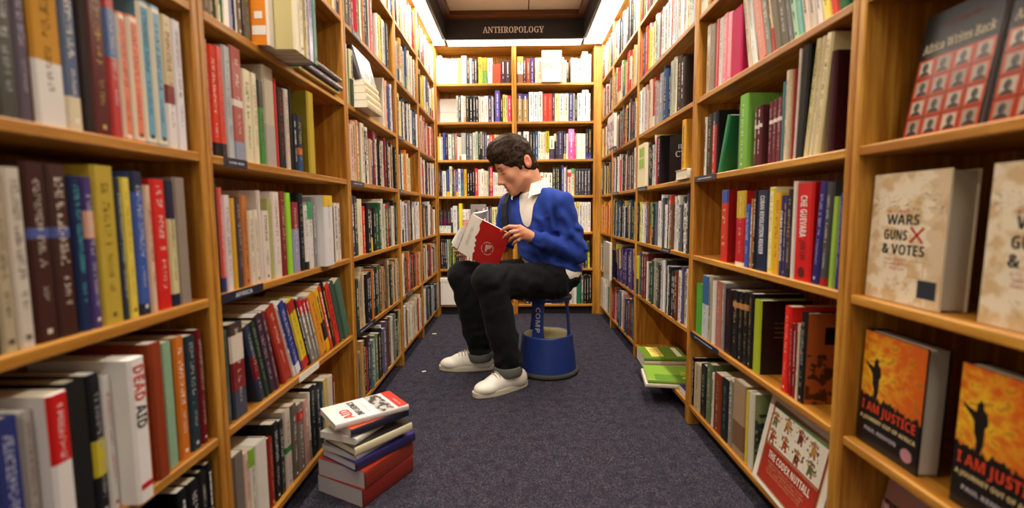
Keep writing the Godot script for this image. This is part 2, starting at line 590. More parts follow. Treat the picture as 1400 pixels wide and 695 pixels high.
func img_wars() -> Image:
	var im := Image.create(176, 240, false, Image.FORMAT_RGB8)
	var n1 := noise_at(4, 0.02, 4)
	var n2 := noise_at(8, 0.06, 2)
	for y in 240:
		for x in 176:
			var g := n1.get_noise_2d(x, y)
			var col := Color("eadfc6").lerp(Color("c9a672"), clampf(g * 1.6 + 0.1, 0.0, 0.7))
			if x > 140 + n2.get_noise_2d(3, y) * 16: col = col.lerp(Color("cbb08a"), 0.5)
			# ink scribbles of the drawing
			var s := absf(n2.get_noise_2d(x * 0.5, y * 1.6))
			if s < 0.025 and ((y > 38 and y < 78) or (y > 198 and y < 222 and x > 40 and x < 110)): col = col.lerp(Color("4a3c30"), 0.75)
			im.set_pixel(x, y, col)
	im.fill_rect(Rect2i(128, 192, 40, 32), Color("2c3442"))
	for r in [Rect2i(104, 160, 34, 2), Rect2i(104, 188, 34, 2), Rect2i(104, 160, 2, 30), Rect2i(136, 160, 2, 30)]: im.fill_rect(r, Color("c8a070"))
	return im

func img_justice() -> Image:
	var im := Image.create(150, 232, false, Image.FORMAT_RGB8)
	var n1 := noise_at(14, 0.03, 4)
	var n2 := noise_at(18, 0.09, 2)
	var body := PackedVector2Array([Vector2(30, 58), Vector2(35, 50), Vector2(41, 56), Vector2(40, 62), Vector2(47, 68), Vector2(50, 84), Vector2(45, 92), Vector2(46, 116), Vector2(40, 140), Vector2(34, 140), Vector2(34, 116), Vector2(29, 104), Vector2(27, 84), Vector2(18, 76), Vector2(8, 66), Vector2(7, 62), Vector2(20, 68), Vector2(29, 70)])
	for y in 232:
		for x in 150:
			var d := Vector2(x - 30, (y - 78) * 0.9).length() / 120.0
			var g := n1.get_noise_2d(x, y * 1.4)
			var col := Color("eec22c").lerp(Color("d2601a"), clampf(d * 1.15 + g * 0.9, 0, 1))
			if g < -0.34: col = col.lerp(Color("8a4014"), 0.4)
			if y > 128 + x * 0.06 + n2.get_noise_2d(x, 0) * 10: col = Color("1c1614")
			if inside(body, Vector2(x, y)): col = Color("1a1512")
			im.set_pixel(x, y, col)
	return im

func img_africa() -> Image:
	var im := Image.create(160, 240, false, Image.FORMAT_RGB8)
	im.fill(Color("201e1f"))
	var r := RandomNumberGenerator.new()
	r.seed = 77
	for j in 4:
		for i in 4:
			var x0 := 4 + i * 39
			var y0 := 86 + j * 38
			im.fill_rect(Rect2i(x0, y0, 37, 36), Color("c2441a"))
			var light := Color("d8d2c4").lerp(Color("9a9488"), r.randf())
			im.fill_rect(Rect2i(x0 + 5, y0 + 4, 27, 28), light)
			var hd := Vector2(x0 + 18 + r.randf_range(-2, 2), y0 + 15)
			for y in range(y0 + 4, y0 + 32):
				for x in range(x0 + 5, x0 + 32):
					var p := Vector2(x, y) - hd
					var dark := Color("3a3430")
					if (p / Vector2(6.5, 8.5)).length() < 1.0: im.set_pixel(x, y, dark.lerp(Color("8a7868"), 0.35 if p.x > -1 else 0.1))
					if p.y > 8 and (Vector2(p.x, p.y - 20) / Vector2(13, 12)).length() < 1.0: im.set_pixel(x, y, dark)
	return im

func img_codex() -> Image:
	var im := Image.create(200, 200, false, Image.FORMAT_RGB8)
	im.fill(Color("e6e2d6"))
	im.fill_rect(Rect2i(14, 14, 172, 178), Color("8a2c1c"))
	for k in 43:
		for e in [14, 188]:
			im.fill_rect(Rect2i(14 + k * 4, e, 2, 4), Color("d8b070"))
			im.fill_rect(Rect2i(e - (4 if e > 100 else 0), 14 + k * 4, 4, 2), Color("d8b070"))
	im.fill_rect(Rect2i(20, 20, 160, 84), Color("e2ddcc"))
	im.fill_rect(Rect2i(20, 20, 160, 8), Color("5c7a48"))
	var r := RandomNumberGenerator.new()
	r.seed = 12
	# small painted figures: head, plumes, body, limbs
	var cols := [Color("9a3a20"), Color("4c6a3c"), Color("b8843c"), Color("6c2c20"), Color("c8a868"), Color("38302c")]
	for k in 8:
		var cx := 32 + (k % 4) * 39 + r.randi_range(-3, 3)
		var cy := 44 + (k / 4) * 36 + r.randi_range(-3, 3)
		var robe: Color = cols[r.randi() % 4]
		im.fill_rect(Rect2i(cx - 6, cy, 13, 14), robe)
		im.fill_rect(Rect2i(cx - 4, cy - 7, 8, 7), Color("b8784c"))
		for q in 5: im.fill_rect(Rect2i(cx - 10 + q * 4, cy - 12 + absi(q - 2) * 2, 3, 6), cols[(q + k) % 4])
		im.fill_rect(Rect2i(cx - 7, cy + 14, 5, 6), Color("8a5a38"))
		im.fill_rect(Rect2i(cx + 3, cy + 14, 5, 6), Color("8a5a38"))
		im.fill_rect(Rect2i(cx + 7, cy + 2, 7, 4), cols[(k + 2) % 6])
		for q in 14: im.fill_rect(Rect2i(cx + r.randi_range(-16, 15), cy + r.randi_range(-13, 18), r.randi_range(2, 4), r.randi_range(2, 4)), cols[r.randi() % 6])
	im.fill_rect(Rect2i(20, 106, 160, 80), Color("a8321f"))
	for k in 40: im.fill_rect(Rect2i(20 + k * 4, 106, 2, 3), Color("d8b070"))
	return im

func img_sketch(base: String, ink: String, sd: int, w := 96, h := 144, lo := 0.4, hi := 1.0) -> Image:
	var im := Image.create(w, h, false, Image.FORMAT_RGB8)
	var n1 := noise_at(sd, 0.045, 4)
	for y in h:
		for x in w:
			var g := n1.get_noise_2d(x, y)
			var fy := float(y) / h
			var col := Color(base)
			if fy > lo and fy < hi: col = col.lerp(Color(ink), clampf(g * 4.0 + 0.15, 0, 0.85))
			im.set_pixel(x, y, col)
	return im

func side_print(d: Dictionary, o: Node3D):
	# the near cover of a shelved book, which a gap beside it leaves in view
	var h: float = d.h
	var w: float = d.d
	var t: float = d.t
	if d.art == "P2":
		var m := StandardMaterial3D.new()
		m.albedo_texture = ImageTexture.create_from_image(img_sketch("b05c2c", "3c2018", 9, 96, 144, 0.45, 1.0))
		m.roughness = 0.35
		m.texture_repeat = false
		var b := MB.new()
		b.quad(Vector3(t / 2 + 0.0006, 0, -0.006), Vector3(t / 2 + 0.0006, 0, -w), Vector3(t / 2 + 0.0006, h, -w), Vector3(t / 2 + 0.0006, h, -0.006))
		part("cover_print", b.mesh(m), o)
		var c := MB.new()
		c.quad(Vector3(t / 2 + 0.001, h * 0.66, -w * 0.3), Vector3(t / 2 + 0.001, h * 0.66, -w * 0.97), Vector3(t / 2 + 0.001, h * 0.85, -w * 0.97), Vector3(t / 2 + 0.001, h * 0.85, -w * 0.3), hexl("1c1a18"))
		part("title_panel", c.mesh(M.gloss), o)
	elif d.art == "P3":
		var m := StandardMaterial3D.new()
		m.albedo_texture = ImageTexture.create_from_image(img_sketch("8a9860", "2c2c34", 19, 96, 144, 0.25, 0.85))
		m.roughness = 0.35
		m.texture_repeat = false
		var b := MB.new()
		b.quad(Vector3(t / 2 + 0.0006, 0, -0.006), Vector3(t / 2 + 0.0006, 0, -w), Vector3(t / 2 + 0.0006, h, -w), Vector3(t / 2 + 0.0006, h, -0.006))
		part("cover_print", b.mesh(m), o)
	elif d.art == "P4":
		var c := MB.new()
		var x := -t / 2 - 0.0006
		for q in [[0.1, 0.19, 0.12, 0.9], [0.26, 0.33, 0.3, 0.75]]:
			c.quad(Vector3(x, h * q[0], -0.045 * q[3]), Vector3(x, h * q[0], -0.045 * q[2]), Vector3(x, h * q[1], -0.045 * q[2]), Vector3(x, h * q[1], -0.045 * q[3]), hexl("f0ece4"))
		part("title_panel", c.mesh(M.gloss), o)
	elif d.art == "P1":
		var c := MB.new()
		c.xf = Transform3D(Basis(Vector3(0, 0, -1), Vector3(0, 1, 0), Vector3(1, 0, 0)), Vector3(t / 2 + 0.0003, h * 0.6, -w * 0.55)) * Transform3D(Basis(Vector3.BACK, PI / 2), Vector3.ZERO)
		for k in 4: add_print(c, 0.04, -0.04, 0.006, -0.02 + k * 0.014, hexl("6a6448"), rng, false)
		part("title", c.mesh(M.gloss), o)

func fake_lines(o: Node3D, at: Transform3D, rows: int, width: float, cap: float, hex: String, called := "small_print"):
	var b := MB.new()
	for k in rows:
		b.xf = at * Transform3D(Basis(Vector3.BACK, PI / 2), Vector3(0, -k * cap * 1.5, 0))
		add_print(b, width / 2 * rng.randf_range(0.85, 1.0), -width / 2 * rng.randf_range(0.7, 1.0), cap, 0, hexl(hex), rng, true, 0.0012)
	part(called, b.mesh(M.cover_matte), o)

func shape_on(o: Node3D, called: String, quads: Array, hex: String, z := 0.0011):
	var b := MB.new()
	for q in quads:
		b.quad(Vector3(q[0].x, q[0].y, z), Vector3(q[1].x, q[1].y, z), Vector3(q[2].x, q[2].y, z), Vector3(q[3].x, q[3].y, z), hexl(hex))
	part(called, b.mesh(M.cover_matte), o)

func lying(x: float, y: float, z: float, ex: Vector3, t: float) -> Transform3D:
	# cover up; ex points from the spine to the fore-edge
	var e := ex.normalized()
	return Transform3D(Basis(e, Vector3.UP.cross(e), Vector3.UP), Vector3(x, y + t, z))

func build_special_books():
	var rt := Basis(Vector3.UP, -PI / 2)
	var tilt := Basis(Vector3.RIGHT, -0.10)
	# nearest right bookcase, face out
	var im := img_wars()
	for k in 2:
		var z: float = [-0.972, -0.733][k]
		var o := face_book(["cream face-out book with black and red title beside the bookcase upright", "second cream face-out book, cut off at the photo edge"][k], "cream face-out books", Transform3D(rt * Basis(Vector3.RIGHT, -0.03), Vector3(0.714, LV[2] + 0.0005, z)), 0.172, 0.243, 0.048, "e6dbc4", "d8c8a4", true, "b8afa0")
		print_on(o, im, Vector2(0.002, 0.001), Vector2(0.171, 0.242))
		lettering("title", "WARS", o, Transform3D(Basis(), Vector3(0.08, 0.156, 0.0012)), 0.074, 0.019, "221c1a", "Droid Sans", true)
		lettering("title", "GUNS", o, Transform3D(Basis(), Vector3(0.066, 0.127, 0.0012)), 0.054, 0.019, "221c1a", "Droid Sans", true)
		lettering("title", "& VOTES", o, Transform3D(Basis(), Vector3(0.085, 0.1, 0.0012)), 0.096, 0.019, "221c1a", "Droid Sans", true)
		var cr := []
		for s in [-1, 1]:
			var c := Vector2(0.114, 0.128)
			var a := Vector2(0.014 * s, 0.014)
			var w := Vector2(-a.y, a.x).normalized() * 0.0022
			cr.append([c - a - w, c + a - w, c + a + w, c - a + w] if s > 0 else [c - a + w, c - a - w, c + a - w, c + a + w])
		shape_on(o, "red_cross", cr, "b8281c")
		fake_lines(o, Transform3D(Basis(), Vector3(0.072, 0.171, 0)), 1, 0.07, 0.006, "c04030", "author")
		fake_lines(o, Transform3D(Basis(), Vector3(0.072, 0.081, 0)), 3, 0.06, 0.0058, "b84030")
	im = img_justice()
	for k in 2:
		var z: float = [-0.97, -0.756][k]
		var o := face_book(["orange and black face-out book with sunset silhouette beside the upright", "second orange sunset book, cut off at the photo edge"][k], "orange sunset face-out books", Transform3D(rt * Basis(Vector3.RIGHT, -0.03), Vector3(0.714, LV[1] + 0.0005, z)), 0.15, 0.234, 0.042, "1e1816", "1e1816", true, "c4bcb0")
		print_on(o, im, Vector2(0.001, 0.001), Vector2(0.149, 0.233))
		lettering("title", "I AM JUSTICE", o, Transform3D(Basis(), Vector3(0.074, 0.078, 0.0012)), 0.132, 0.024, "d84420", "Droid Sans", true)
		lettering("title", "A JOURNEY OUT OF AFRICA", o, Transform3D(Basis(), Vector3(0.074, 0.055, 0.0012)), 0.136, 0.0105, "dcc890", "Droid Sans", true)
		lettering("author", "PAUL KENYON", o, Transform3D(Basis(), Vector3(0.06, 0.034, 0.0012)), 0.08, 0.008, "b8b0b8", "Droid Sans", true)
		part("sticker", lathe([Vector2(0.0001, 0.0), Vector2(0.013, 0.0)], 16, mat("b8848c", 0.4)), o, Transform3D(Basis(Vector3.RIGHT, PI / 2), Vector3(0.125, 0.026, 0.0012)))
	im = img_africa()
	for k in 2:
		var z: float = [-0.925, -0.762][k]
		var o := face_book(["black face-out book with grid of portraits beside the upright", "second black portrait-grid book, cut off at the photo edge"][k], "black portrait-grid books", Transform3D(rt * Basis(Vector3.RIGHT, -0.16), Vector3(0.73, LV[3] + 0.0005, z)), 0.152, 0.228, 0.03, "242022", "3a3436", false, "a89c98")
		print_on(o, im, Vector2(0.001, 0.001), Vector2(0.151, 0.227), 0.24, 0.25)
		lettering("title", "Africa Writes Back", o, Transform3D(Basis(), Vector3(0.076, 0.166, 0.0012)), 0.134, 0.017, "e8dcbc", "Droid Serif", false)
		fake_lines(o, Transform3D(Basis(), Vector3(0.08, 0.2, 0)), 1, 0.1, 0.008, "8a3424", "author")
		fake_lines(o, Transform3D(Basis(), Vector3(0.076, 0.151, 0)), 1, 0.13, 0.004, "988c78")
	for k in 1:
		var o := face_book("pink and black book face out on the lowest shelf of the nearest right bookcase", "", Transform3D(rt * Basis(Vector3.RIGHT, -0.2), Vector3(0.74, LV[0] + 0.0005, -0.965)), 0.16, 0.225, 0.02, "c8a8a4", "b89090", false)
		print_on(o, img_sketch("c89890", "241c24", 33, 96, 144, 0.15, 1.0), Vector2(0.004, 0.004), Vector2(0.156, 0.21))
	# large white square book leaning on the lowest shelf
	var cx := face_book("large white square book with red panel and painted figures leaning on lowest shelf", "", Transform3D(Basis(Vector3.UP, -PI / 2 - 0.04) * Basis(Vector3.BACK, -0.0) * Basis(Vector3.RIGHT, -0.2) , Vector3(0.694, LV[0] + 0.001, -1.352)), 0.31, 0.262, 0.016, "e6e2d6", "dcd6c8", false)
	print_on(cx, img_codex(), Vector2(0.0, 0.0), Vector2(0.31, 0.262), 0.35)
	lettering("title", "THE CODEX NUTTALL", cx, Transform3D(Basis(), Vector3(0.155, 0.098, 0.0012)), 0.2, 0.02, "ece4d4", "Droid Sans", true)
	fake_lines(cx, Transform3D(Basis(), Vector3(0.155, 0.078, 0)), 4, 0.2, 0.0062, "d8a878")
	# black cover with lettering in the third right bookcase, and a cream book lying before it
	var bk := face_book("black face-out book with pale letters and orange figure, third right bookcase", "", Transform3D(Basis(Vector3.UP, -PI / 2 + 0.75), Vector3(0.735, LV[3], -2.32)), 0.15, 0.225, 0.02, "16141a")
	lettering("title", "HI", bk, Transform3D(Basis(), Vector3(0.06, 0.172, 0.0012)), 0.03, 0.02, "b8b4b0", "Droid Serif", true)
	lettering("title", "CY", bk, Transform3D(Basis(), Vector3(0.06, 0.138, 0.0012)), 0.055, 0.028, "b8b4b0", "Droid Serif", true)
	shape_on(bk, "picture", [[Vector2(0.06, 0.015), Vector2(0.14, 0.012), Vector2(0.128, 0.07), Vector2(0.085, 0.078)]], "a0582c")
	face_book("cream book lying flat before the black face-out book, third right bookcase", "", lying(0.83, LV[3], -1.92, Vector3(0, 0, -1), 0.04), 0.14, 0.15, 0.04, "d8ccb0", "e0d8c4")
	var gr := face_book("cream book with green squares facing out, third right bookcase", "", Transform3D(rt, Vector3(0.68, LV[3], -2.70)), 0.16, 0.23, 0.014, "ece0b4")
	for j in 2:
		for i in 2: shape_on(gr, "square", [[Vector2(0.04 + i * 0.05, 0.1 + j * 0.06), Vector2(0.08 + i * 0.05, 0.1 + j * 0.06), Vector2(0.08 + i * 0.05, 0.15 + j * 0.06), Vector2(0.04 + i * 0.05, 0.15 + j * 0.06)]], "90b848")
	# other faced-out books farther down the aisle
	var gp := face_book("pale grey landscape print on a book facing out, fourth right bookcase", "", Transform3D(rt, Vector3(0.645, LV[4], -3.40)), 0.2, 0.22, 0.02, "c8c4c4")
	print_on(gp, img_sketch("d0cccc", "6c6870", 41, 96, 96, 0.2, 1.0), Vector2(0.005, 0.005), Vector2(0.195, 0.215))
	face_book("tall grey-cream book facing out over the second shelf, fourth right bookcase", "", Transform3D(rt, Vector3(0.63, LV[1], -3.44)), 0.21, 0.26, 0.02, "b8b09c")
	var dg := face_book("grey book facing out among spines on the back bookcase beside the reader", "", Transform3D(Basis(), Vector3(-0.377, LV[2], ZB + 0.011)), 0.126, 0.235, 0.02, "8c8884")
	shape_on(dg, "title_band", [[Vector2(0.012, 0.1), Vector2(0.12, 0.1), Vector2(0.12, 0.118), Vector2(0.012, 0.118)], [Vector2(0.1, 0.16), Vector2(0.114, 0.16), Vector2(0.114, 0.2), Vector2(0.1, 0.2)]], "e4e0d8")
	lettering("title", "Douglas", dg, Transform3D(Basis(), Vector3(0.064, 0.135, 0.0012)), 0.1, 0.024, "dcd8d0", "Droid Serif", true)
	part("portrait", lathe([Vector2(0.0001, 0.0), Vector2(0.014, 0.0)], 14, mat("5c504c", 0.5)), dg, Transform3D(Basis(Vector3.RIGHT, PI / 2), Vector3(0.048, 0.18, 0.0012)))
	var wf := face_book("cream patterned book facing out on the top shelf of the back bookcases", "", Transform3D(Basis(), Vector3(0.2145, LV[6] + 0.0005, ZB + 0.02)), 0.155, 0.245, 0.03, "e4dcc8")
	print_on(wf, img_sketch("e8e0cc", "b8a888", 51, 96, 144, 0.05, 0.6), Vector2(0.004, 0.004), Vector2(0.156, 0.24))
	face_book("pale grey book lying across the spines, fifth shelf of the left back bookcase", "", lying(-0.625, LV[4] + 0.2225, ZB - 0.17, Vector3(1, 0, 0), 0.02), 0.2, 0.15, 0.02, "c8ccc8", "c8ccc8", false)
	face_book("cream book lying across the spines, sixth shelf of the left back bookcase", "", lying(-0.44, LV[5] + 0.2165, ZB - 0.17, Vector3(1, 0, 0), 0.03), 0.24, 0.15, 0.03, "e0dcc4", "e0dcc4", false)
	# white blocks on the back bookcases
	for k in 2:
		face_book(["lower thick white book lying on the back bookcase's sixth shelf", "upper thick white book lying on the back bookcase's sixth shelf"][k], "white books lying at the back", lying(-0.64, LV[5] + k * 0.112, ZB - 0.165, Vector3(1, 0, 0), 0.11), 0.155, 0.17, 0.11, "ecebe8", "ecebe8", true, "f0eeea")
	var bx := thing("box", "white cardboard box on the floor-level shelf of the left back bookcase", "box", "", Transform3D(Basis(), Vector3(-0.575, LV[0], ZB - 0.09)))
	part("body", board(Vector3(0.13, 0.2, 0.17), M.white, 0.003), bx, Transform3D(Basis(), Vector3(0, 0.1, 0.02)))
	part("lid", board(Vector3(0.136, 0.03, 0.176), M.white, 0.002), bx, Transform3D(Basis(), Vector3(0, 0.212, 0.02)))
	# books lying flat in the second left bookcase, spines to the aisle
	var y: float = LV[4]
	for k in 4:
		var cfg: Array = [["d0b060", 0.012, 0.0], ["3c3c5c", 0.014, 0.012], ["c8c4c8", 0.016, -0.004], ["5c5450", 0.013, 0.01]][k]
		face_book(["undermost tan-edged book of the lying pile, fifth shelf of second left bookcase", "navy book second from below in the lying pile, second left bookcase", "pale grey book third from below in the lying pile, second left bookcase", "taupe book topmost in the lying pile, second left bookcase"][k], "books lying in the second left bookcase", lying(XL + 0.012 + cfg[2], y, -1.745, Vector3(-1, 0, 0), cfg[1]), 0.19, 0.32, cfg[1], cfg[0], cfg[0], false)
		y += cfg[1] + 0.0004
	var sb := face_book("dark brown picture book standing behind the lying pile, second left bookcase", "", Transform3D(Basis(Vector3.UP, 0.7), Vector3(XL - 0.17, y, -1.62)), 0.15, 0.18, 0.014, "4c3c34")
	print_on(sb, img_sketch("54463c", "8a6a54", 61, 96, 96, 0.1, 1.0), Vector2(0.004, 0.004), Vector2(0.146, 0.146))
	# cream pile in the third left bookcase with a dark book on top
	y = LV[4]
	for k in 4:
		var t: float = [0.03, 0.028, 0.028, 0.026][k]
		face_book(["undermost cream book of the lying pile, third left bookcase", "cream book second from below in the lying pile, third left bookcase", "cream book third from below in the lying pile, third left bookcase", "topmost cream book of the lying pile, third left bookcase"][k], "cream pile in the third left bookcase", lying(XL + 0.05 - 0.004 * k, y, -2.15, Vector3(-1, 0, 0), t), 0.17, 0.2, t, "dccca4", "e0d4b0", false)
		y += t + 0.0004
	var db := face_book("black picture book resting on the cream pile, third left bookcase", "", Transform3D(Basis(Vector3.UP, PI / 2) * Basis(Vector3.RIGHT, -0.25), Vector3(XL + 0.03, y, -1.95)), 0.2, 0.135, 0.03, "2c2a2c")
	print_on(db, img_sketch("343234", "8c8884", 71, 96, 64, 0.1, 1.0), Vector2(0.004, 0.004), Vector2(0.216, 0.13))
	# green books on the lowest shelf of the third right bookcase
	y = LV[0]
	for k in 3:
		var t: float = [0.022, 0.02, 0.018][k]
		var o := face_book(["undermost pale book of the pile on the third right bookcase's lowest shelf", "middle cream book of the pile on the third right bookcase's lowest shelf", "green and yellow book topping the pile, lowest shelf, third right bookcase"][k], "pile of guide books", lying(0.835, y, -2.28, Vector3(0.06, 0, -1), t), 0.19, 0.21, t, ["d4cfc0", "c8bca0", "6a8c34"][k], "", false)
		if k == 2:
			shape_on(o, "cover_band", [[Vector2(0.02, 0.02), Vector2(0.17, 0.02), Vector2(0.17, 0.045), Vector2(0.02, 0.045)]], "e4dcb8")
			shape_on(o, "cover_band", [[Vector2(0.015, 0.11), Vector2(0.175, 0.11), Vector2(0.175, 0.17), Vector2(0.015, 0.17)]], "d8c860")
			fake_lines(o, Transform3D(Basis(), Vector3(0.095, 0.15, 0)), 2, 0.14, 0.022, "a83420", "title")
		y += t + 0.0004
	y = LV[0]
	for k in 2:
		var t := 0.018
		var o := face_book(["pale book under the green book that juts out of the lowest shelf", "large green book jutting into the aisle from the lowest shelf"][k], "green books jutting into the aisle", lying(0.80 + 0.01 * k, y, -2.02, Vector3(0.16, 0, -1), t), 0.20, 0.235, t, ["d0ccb8", "88b040"][k], "", false)
		if k == 1:
			shape_on(o, "cover_band", [[Vector2(0.0, 0.06), Vector2(0.07, 0.06), Vector2(0.07, 0.2), Vector2(0.0, 0.2)]], "5c8428")
			fake_lines(o, Transform3D(Basis(), Vector3(0.08, 0.07, 0)), 2, 0.13, 0.026, "e8d848", "title")
		y += t + 0.0004
	var rb := face_book("small red and blue book lying at the shelf end beside the green book", "", lying(0.85, LV[0], -1.915, Vector3(0, 0, -1), 0.03), 0.09, 0.15, 0.03, "3c3c80", "c83848", false)
	shape_on(rb, "cover_band", [[Vector2(0.02, 0.03), Vector2(0.07, 0.03), Vector2(0.07, 0.1), Vector2(0.02, 0.1)]], "d04858")
	build_floor_pile()

func build_floor_pile():
	# [width, length, thickness, cover, spine, yaw in degrees, shift x, shift z, hard, page colour]
	var rows := [
		[0.19, 0.225, 0.054, "8c3024", "7c2a20", 0.0, 0.0, 0.0, false, "b8b4b8"],
		[0.19, 0.225, 0.054, "a03626", "84301f", 2.0, 0.002, -0.003, false, "b8b4b8"],
		[0.165, 0.235, 0.028, "34307c", "2c2a54", -7.0, 0.012, -0.004, true, "d0ccc8"],
		[0.15, 0.2, 0.016, "9c98a4", "a4a0ac", -2.0, -0.004, 0.006, false, "c4c0bc"],
		[0.16, 0.215, 0.026, "2c2c28", "d8d0b0", -10.0, 0.012, 0.0, true, "d8d2b4"],
		[0.135, 0.18, 0.02, "d8d4cc", "dcd8d0", 6.0, -0.022, 0.008, false, "dcd8d0"],
		[0.13, 0.205, 0.026, "c8542c", "28283c", -14.0, 0.014, -0.006, false, "d8d4cc"],
		[0.15, 0.235, 0.018, "ece8e4", "d0ccc8", -24.0, -0.004, -0.012, false, "e8e4de"],
	]
	var labels := ["lowest thick red book of the pile on the carpet", "second thick red book from the floor in the carpet pile", "blue hardback in the carpet pile above two thick red books", "thin grey book in the carpet pile above the blue hardback", "hardback with cream spine and black cover in the carpet pile", "white book in the carpet pile beneath the orange one", "orange book with dark spine just under the topmost pile book", "white book with red and black title topping the carpet pile"]
	var base := Vector3(-0.458, 0, -1.325)
	var y := 0.0
	for k in rows.size():
		var r: Array = rows[k]
		var a := deg_to_rad(152.6 + r[5])
		var e1 := Vector3(cos(a), 0, -sin(a))            # spine to fore-edge
		var e2 := Vector3(-e1.z, 0, e1.x) * -1.0
		if e2.z > 0: e2 = -e2
		# keep every book centred over the lowest one
		var ctr: Vector3 = base + Vector3(-0.888, 0, -0.46) * 0.095 + Vector3(0.46, 0, -0.888) * 0.1125 + Vector3(r[6], 0, r[7])
		var p: Vector3 = ctr - e1 * r[0] / 2 + e2 * r[1] / 2
		var o := face_book(labels[k], "books piled on the carpet", Transform3D(Basis(e1, -e2, Vector3.UP), Vector3(p.x, y + r[2] + 0.0003 * k, p.z)), r[0], r[1], r[2], r[3], r[4], r[8], r[9])
		y += r[2]
		if k == 7:
			lettering("title", "AID", o, Transform3D(Basis(), Vector3(0.052, 0.184, 0.0012)), 0.072, 0.03, "d02828", "Droid Sans", true)
			lettering("title", "INFLUENCE", o, Transform3D(Basis(), Vector3(0.078, 0.147, 0.0012)), 0.118, 0.02, "1c1c1e", "Droid Sans", true)
			shape_on(o, "red_band", [[Vector2(0.001, 0.001), Vector2(0.149, 0.001), Vector2(0.149, 0.034), Vector2(0.001, 0.034)]], "d83428")
			print_on(o, img_sketch("b8b4ac", "2c2a28", 81, 96, 48, 0.0, 1.0), Vector2(0.001, 0.045), Vector2(0.149, 0.095), 0.4)
			fake_lines(o, Transform3D(Basis(), Vector3(0.07, 0.118, 0)), 1, 0.1, 0.005, "6c6864")
			fake_lines(o, Transform3D(Basis(), Vector3(0.05, 0.02, 0)), 1, 0.07, 0.007, "f0d8d0", "author")
		if k == 6:
			fake_lines(o, Transform3D(Basis(), Vector3(0.05, 0.14, 0)), 2, 0.08, 0.018, "ece4dc", "title")
	# scraps of paper on the carpet
	var sc := thing("paper_scrap", "tiny white paper scrap on the carpet before the third left bookcase", "scrap", "", Transform3D(Basis(Vector3.UP, 0.6), Vector3(-0.51, 0.0, -2.52)))
	part("sheet", board(Vector3(0.022, 0.003, 0.012), M.paper, 0.0005), sc, Transform3D(Basis(), Vector3(0, 0.0016, 0)))
	var sd := thing("paper_scrap", "tiny white paper scrap on the carpet near the left back corner", "scrap", "", Transform3D(Basis(Vector3.UP, 0.2), Vector3(-0.59, 0.0, -3.32)))
	part("sheet", board(Vector3(0.03, 0.003, 0.012), M.paper, 0.0005), sd, Transform3D(Basis(), Vector3(0, 0.0016, 0)))

